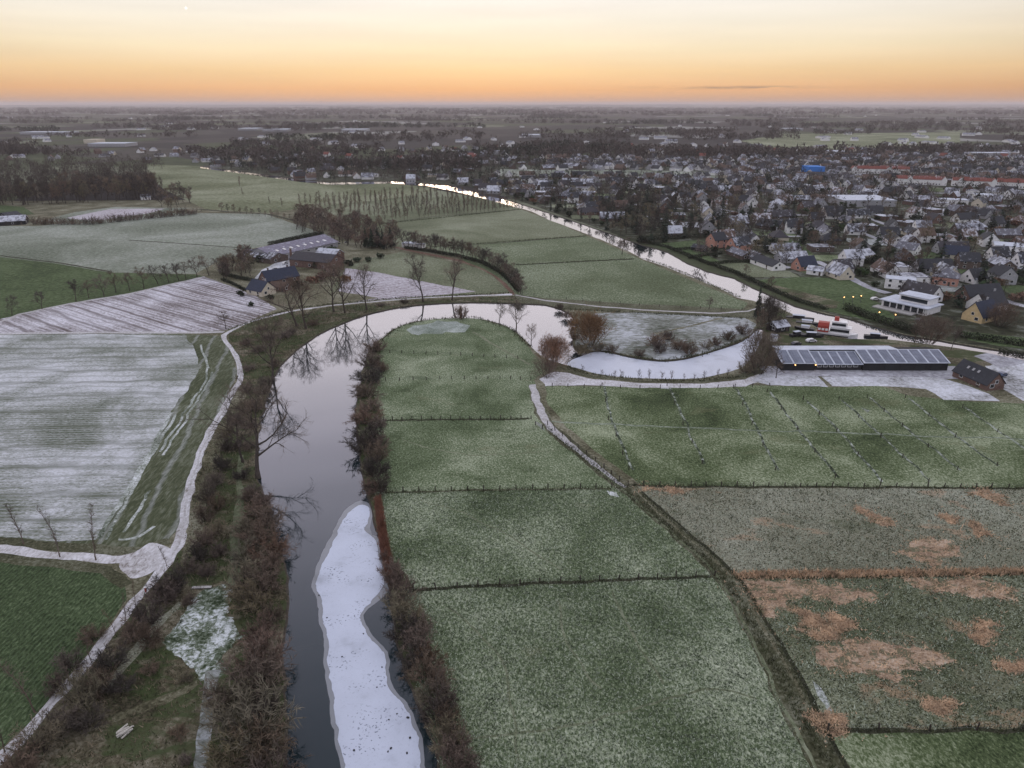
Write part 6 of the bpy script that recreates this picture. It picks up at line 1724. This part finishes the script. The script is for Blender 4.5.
M['post'] = plain('weathered_post', (.038, .031, .025), var=.3)
M['wire'] = plain('fence_wire', (.16, .16, .16), metal=.6, rough=.5)
POST = MB().box(-.10, .10, -.10, .10, -.3, 1.32).mesh('post', M['post'])


def fence(px, step, label, group=None):
    pts = [at(*p) for p in px]
    o = empty('wire_fence', pts[0]); tag(o, label, 'fence', group)
    acc, path = 0.0, []
    for a, b in zip(pts[:-1], pts[1:]):
        l = math.hypot(b[0] - a[0], b[1] - a[1]); n = max(1, round(l / step))
        path += [(a[0] + (b[0] - a[0]) * k / n, a[1] + (b[1] - a[1]) * k / n) for k in range(n)]
    path.append(pts[-1])
    path = [(x - pts[0][0] + rnd.gauss(0, .06), y - pts[0][1] + rnd.gauss(0, .06)) for x, y in path]
    for x, y in path[:98]:
        p = link('post', POST, o, (x, y, 0)); p.rotation_euler = (rnd.gauss(0, .05), rnd.gauss(0, .05), rnd.uniform(0, 1.5)); p.scale.z = rnd.uniform(.9, 1.12)
    for z in (.55, 1.05):
        link('wire', MB().tube([(x, y, z) for x, y in path[:98]], [.012] * len(path[:98]), 3).mesh('wire', M['wire']), o)


fence([(386, 381), (440, 379.5), (500, 379), (531, 380)], 4.2, 'post and wire fence across the narrow meadow tongue')
fence([(390, 353), (450, 355), (518, 359)], 4.4, 'post and wire fence nearest the meadow tip')
fence([(383, 420.5), (460, 419.5), (531, 419)], 3.0, 'post and wire fence over the dark fence bottom at the tongue')
fence([(386, 492), (500, 489.6), (612, 487.5)], 3.9, 'post and wire fence level with the head of the ice sheet')
fence([(414, 590.5), (500, 584.6), (600, 580.6), (714, 576)], 3.9, 'post and wire fence in front of the nearest large meadow')
fence([(628, 485.2), (800, 486.8), (1024, 487.8), (1150, 492)], 3.9, 'long post and wire fence above the marshy meadow')
fence([(552, 386.5), (600, 388.5), (700, 388.5), (770, 386)], 6.5, 'post and wire fence below the frosted causeway')
fence([(548, 425), (604, 468), (628, 487)], 4.2, 'post and wire fence along the upper farm track')
for i, px in enumerate(FURROWS):
    fence([(p[0] - 3, p[1]) for p in px], 13, 'short fence of low stakes beside the %s furrow counted from the farm track' % nth(i), 'stake fences along the furrows')
fence([(828, 730), (930, 730.2), (1024, 729.5), (1120, 740)], 7, 'sparse fence along the lowest ditch')
fence([(518, 294), (600, 303), (680, 308), (742, 310)], 9, 'post and wire fence between green meadow and towpath')
# lit lamps by the canal
M['lamp_post'] = plain('lamp_post_paint', (.05, .05, .055))
lampm = MB().tube([(0, 0, -.2), (0, 0, 3.4)], [.09, .06], 6).mesh('post', M['lamp_post'])
headm = MB().box(-.22, .22, -.22, .22, 3.82, 3.9).mesh('lamp_head', M['lamp_post'])
bulb = bmesh.new(); bmesh.ops.create_icosphere(bulb, subdivisions=2, radius=.24)
bm_ = bpy.data.meshes.new('lamp_glass'); bulb.to_mesh(bm_); bulb.free(); bm_.materials.append(M['glow'])
for i, (u, v) in enumerate([(843, 304.5), (852, 304), (860, 303), (878, 320), (894, 322.5)]):
    x, y = at(u, v)
    o = empty('street_lamp', (x, y, 0))
    tag(o, 'small lit lamp %s' % ('on the path along the canal meadow, %s from the brown scrub' % nth(i) if i < 3 else ('on the dark bank below the villa, the ' + ('nearer to the boat' if i == 3 else 'farther from the boat'))), 'street lamp', 'lit lamps by the canal')
    link('post', lampm, o); link('lamp_glass', bm_, o, (0, 0, 3.6)); link('lamp_head', headm, o, (0, 0, .12))
# ---- houseboat, white with a red stern house
bx0, by0 = at(818, 333.5); bx1, by1 = at(858, 338.5)
rz = math.atan2(by1 - by0, bx1 - bx0); bl = math.hypot(bx1 - bx0, by1 - by0)
bo = empty('houseboat', ((bx0 + bx1) / 2, (by0 + by1) / 2 + 1.5, WZ), rz)
tag(bo, 'white houseboat with long windows and a red stern house moored by the solar barn', 'boat')
M['boat_white'] = plain('boat_paint', (.70, .69, .70), var=.06, rough=.4)
M['boat_red'] = plain('boat_red', (.30, .045, .033), var=.1, rough=.5)
M['boat_black'] = plain('boat_black', (.02, .02, .022), rough=.5)
h = bl / 2
def hullsec(k, z, w): return [(-h, -w * .8, z), (h * .6, -w, z), (h * .92, -w * .5, z + (.3 if z > 0 else 0)), (h * 1.06, 0, z + (.5 if z > 0 else 0)), (h * .92, w * .5, z + (.3 if z > 0 else 0)), (h * .6, w, z), (-h, w * .8, z)]
s0, s1 = hullsec(0, -.4, 1.9), hullsec(1, 1.5, 2.6)
link('hull', MB().add(s0 + s1, [tuple(range(7)), tuple(range(7, 14))[::-1]] + [(i, (i + 1) % 7, 7 + (i + 1) % 7, 7 + i) for i in range(7)]).mesh('hull', M['boat_white'], True), bo)
link('rubbing_strake', MB().box(-h, h * .6, -2.72, -2.62, .5, .85).mesh('rubbing_strake', M['boat_black']), bo)
link('cabin', MB().box(-h * .35, h * .62, -2.0, 2.0, 1.53, 4.0).mesh('cabin', M['boat_white']), bo)
link('upper_cabin', MB().box(-h * .30, h * .42, -1.7, 1.7, 4.203, 6.3).mesh('upper_cabin', M['boat_white']), bo)
link('upper_roof', MB().box(-h * .34, h * .46, -2.0, 2.0, 6.303, 6.45).mesh('upper_roof', M['boat_white']), bo)
for k in range(4): link('window', MB().box(-.7, .7, -.06, .06, 0, 1.0).mesh('window', M['glass']), bo, (-h * .2 + k * h * .17, -1.75, 4.8))
link('cabin_roof', MB().box(-h * .4, h * .7, -2.3, 2.3, 4.003, 4.2).mesh('cabin_roof', M['boat_white']), bo)
for k in range(5): link('window', MB().box(-.75, .75, -.06, .06, 0, 1.1).mesh('window', M['glass']), bo, (-h * .25 + k * h * .19, -2.05, 2.3))
link('stern_house', MB().prism([(-2.1, 1.53), (2.1, 1.53), (2.1, 4.2), (1.4, 5.4), (-1.4, 5.4), (-2.1, 4.2)], 0, -h * .98, -h * .42).mesh('stern_house', M['boat_red'], True), bo)
for k in range(3): link('window', MB().box(-.5, .5, -.06, .06, 0, .9).mesh('window', M['w_white']), bo, (-h * .88 + k * h * .18, -2.15, 2.3))
link('funnel', MB().box(-.9, .9, -.8, .8, 6.46, 8.0).mesh('funnel', M['boat_red']), bo, (-h * .1, .6, 0))
link('mast', MB().tube([(0, 0, 4.2), (0, 0, 9.5)], [.07, .04], 5).mesh('mast', M['boat_black']), bo, (h * .45, 0, 0))
link('foredeck_rail', MB().tube([(h * .62, -2.3, 2.4), (h * .9, -1.2, 2.5), (h * 1.02, 0, 2.6), (h * .9, 1.2, 2.5), (h * .62, 2.3, 2.4)], [.04] * 5, 4).mesh('foredeck_rail', M['boat_white']), bo)


def small_boat(px, L, W, label, deck, z=WZ, rz=None):
    x, y = at(*px)
    o = empty('moored_boat', (x, y, z), rz if rz is not None else math.atan2(-.35, 1))
    h = L / 2
    sec = lambda zz, w: [(-h, -w * .85, zz), (h * .3, -w, zz), (h * .75, -w * .6, zz + .1), (h, 0, zz + .2), (h * .75, w * .6, zz + .1), (h * .3, w, zz), (-h, w * .85, zz)]
    a, b = sec(-.3, W * .38), sec(.75, W / 2)
    link('hull', MB().add(a + b, [tuple(range(7)), tuple(range(7, 14))[::-1]] + [(i, (i + 1) % 7, 7 + (i + 1) % 7, 7 + i) for i in range(7)]).mesh('hull', M['boat_black'], True), o)
    link('cabin', MB().box(-h * .5, h * .3, -W * .33, W * .33, .78, 1.7).mesh('cabin', M[deck]), o)
    link('cabin_roof', MB().box(-h * .55, h * .35, -W * .38, W * .38, 1.703, 1.8).mesh('cabin_roof', M['metal_frost']), o)
    return tag(o, label, 'boat', 'small boats at the yard')


small_boat((800, 318), 12, 3.2, 'dark barge moored along the yard bank, upstream of the houseboat', 'boat_black')
small_boat((808, 323), 10, 3.0, 'dark barge with a white cabin between black shed and houseboat', 'boat_white')
small_boat((804, 330), 8, 2.6, 'small laid up boat on the yard nearest the black shed', 'boat_white', .35, 2.6)
small_boat((812, 337), 9, 2.8, 'small laid up boat on the yard behind the solar barn', 'boat_black', .35, -.2)
small_boat((797, 336), 7, 2.4, 'small laid up boat beside the tiny white hut', 'boat_black', .35, .4)
small_boat((876, 336.5), 9, 2.6, 'narrow boat moored past the bow of the houseboat', 'boat_black', WZ)

# ---- parked cars at the barns
def car(px, rz, paint, label):
    x, y = at(*px)
    o = empty('parked_car', (x, y, 0), rz)
    pm = plain('car_paint_' + paint[0], paint[1], rough=.35, var=.04, spec=.5)
    link('body', MB().prism([(-2.1, .35), (2.1, .35), (2.15, .75), (1.25, .92), (.75, 1.42), (-1.3, 1.45), (-2.0, .95), (-2.15, .8)], 1, -.85, .85).mesh('body', pm, True), o)
    link('side_window', MB().prism([(-1.25, .95), (1.0, .95), (.68, 1.36), (-1.15, 1.38)], 1, -.87, .87).mesh('side_window', M['glass'], True), o)
    for sx in (-1.3, 1.3):
        for sy in (-.78, .78):
            w = MB().tube([(sx, sy - .1, .32), (sx, sy + .1, .32)], [.32, .32], 12)
            w.tube([(sx, sy - .101, .32), (sx, sy - .1, .32)], [.01, .32], 12).tube([(sx, sy + .1, .32), (sx, sy + .101, .32)], [.32, .01], 12)
            link('wheel', w.mesh('wheel', M['boat_black']), o)
    return tag(o, label, 'car', 'parked cars')


for i, (px, r_, pt, lb_) in enumerate([((811, 342), .2, ('white', (.6, .6, .62)), 'white car parked behind the solar barn'), ((796, 345), .4, ('dark', (.03, .03, .04)), 'dark car parked by the tiny white hut'), ((276, 270), .3, ('silver', (.35, .36, .38)), 'silver car in the frosted farmyard'), ((285, 264), 1.2, ('white_b', (.6, .6, .6)), 'white van-like car at the foot of the long barn'), ((920, 321), .4, ('grey', (.2, .2, .22)), 'grey car below the villa terrace'), ((798, 252.5), -.6, ('black', (.02, .02, .02)), 'black car on the winding street below the dark hedge'), ((875, 300), .2, ('white_c', (.6, .6, .6)), 'white car parked at the side of the modern villa'), ((1002, 376), .5, ('blue', (.04, .06, .12)), 'dark blue car on the drive beside the brick lodge')]):
    car(px, r_, pt, lb_)

# ---- dark lumps frozen on the ice, footbridge, marker post, log pile, gate
ic = bmesh.new(); bmesh.ops.create_icosphere(ic, subdivisions=1, radius=.5)
for v_ in ic.verts: v_.co *= rnd.uniform(.7, 1.15)
lump = bpy.data.meshes.new('dark_lump'); ic.to_mesh(lump); ic.free(); lump.materials.append(M['boat_black'])
for i, (u, v, s) in enumerate([(342, 657, .45), (382, 667.5, .42), (377, 687.5, .36), (385, 686, .3), (397, 714, .38), (408, 718, .65), (410, 738, .6), (391, 748.5, .6), (407, 753.5, .5), (354, 750.5, .55), (389, 720, .35), (388, 752, .4), (319, 595.5, .5), (327, 618, .4), (363.5, 634, .4)]):
    o = link('dark_lump', lump, None, (*at(u, v, WZ), WZ + .08)); o.scale = (s, s * .7, s * .45); o.rotation_euler.z = u
    tag(o, 'small dark lump lying on the white ice sheet, %s from its upper tip' % nth(i), 'lump', 'dark lumps on the ice')
x, y = at(202, 588)
o = empty('footbridge', (x, y, 0), .05); tag(o, 'short pale plank footbridge at the head of the frosted clearing', 'footbridge')
link('deck', MB().box(-1.9, 1.9, -.35, .35, .18, .26).mesh('deck', M['concrete']), o)
for s in (-1, 1): link('beam', MB().box(-1.8, 1.8, s * .25 - .06, s * .25 + .06, -.1, .178).mesh('beam', M['post']), o)
x, y = at(146, 592)
o = empty('marker_post', (x, y, 0)); tag(o, 'short red marker post at the edge of the white lane', 'marker post')
link('post', MB().box(-.13, .13, -.13, .13, -.2, 1.0).mesh('post', M['boat_red']), o); link('cap', MB().box(-.15, .15, -.15, .15, 1.003, 1.12).mesh('cap', M['boat_white']), o)
x, y = at(125, 733)
o = empty('log_pile', (x, y, 0), .9); o.scale = (.75, .75, .7); tag(o, 'small heap of frosted pale logs in the rough grass', 'log pile')
M['birch'] = plain('frosted_log', (.42, .40, .36), var=.5, scale=6)
for k in range(9):
    yy, zz_ = ((k % 4) - 1.5) * .5 + (.25 if k > 3 else 0), .22 + (.36 if k > 3 else 0) + (.3 if k > 7 else 0)
    q = rnd.uniform(-.5, .5)
    lg = link('log', MB().tube([(-1.2 + q, yy, zz_), (0, yy, zz_ + .02), (1.3 + q, yy + .1, zz_)], [.2, .22, .18], 7).tube([(1.3 + q, yy + .1, zz_), (1.301 + q, yy + .1, zz_)], [.18, .01], 7).mesh('log', M['birch']), o); lg.rotation_euler.z = rnd.gauss(0, .3)
x, y = at(539, 427)
o = empty('field_gate', (x, y, 0), -.9); tag(o, 'frosted field gate where the farm track meets the meadow', 'gate')
for s in (-1.6, 1.6): link('post', POST, o, (s, 0, 0))
for z in (.35, .7, 1.05): link('bar', MB().box(-1.52, 1.52, -.03, .03, z - .05, z + .05).mesh('bar', M['concrete']), o)
# ---- the moon, a bright speck high in the sky
xc, yc = (186 - 512) / FPX, -(8 - 384) / FPX
d = Vector((xc, math.cos(PITCH) + yc * math.sin(PITCH), -math.sin(PITCH) + yc * math.cos(PITCH))).normalized()
mo = bmesh.new(); bmesh.ops.create_icosphere(mo, subdivisions=3, radius=85)
me = bpy.data.meshes.new('moon'); mo.to_mesh(me); mo.free()
m, nt, b = new_mat('moonlight'); setp(nt, b, Base_Color=(0, 0, 0), Emission_Color=(1, .98, .94), Emission_Strength=1.2)
me.materials.append(m)
o = link('moon', me, None, d * 60000 + Vector((0, 0, CAM_H)))
tag(o, 'tiny bright moon high over the afterglow', 'moon')
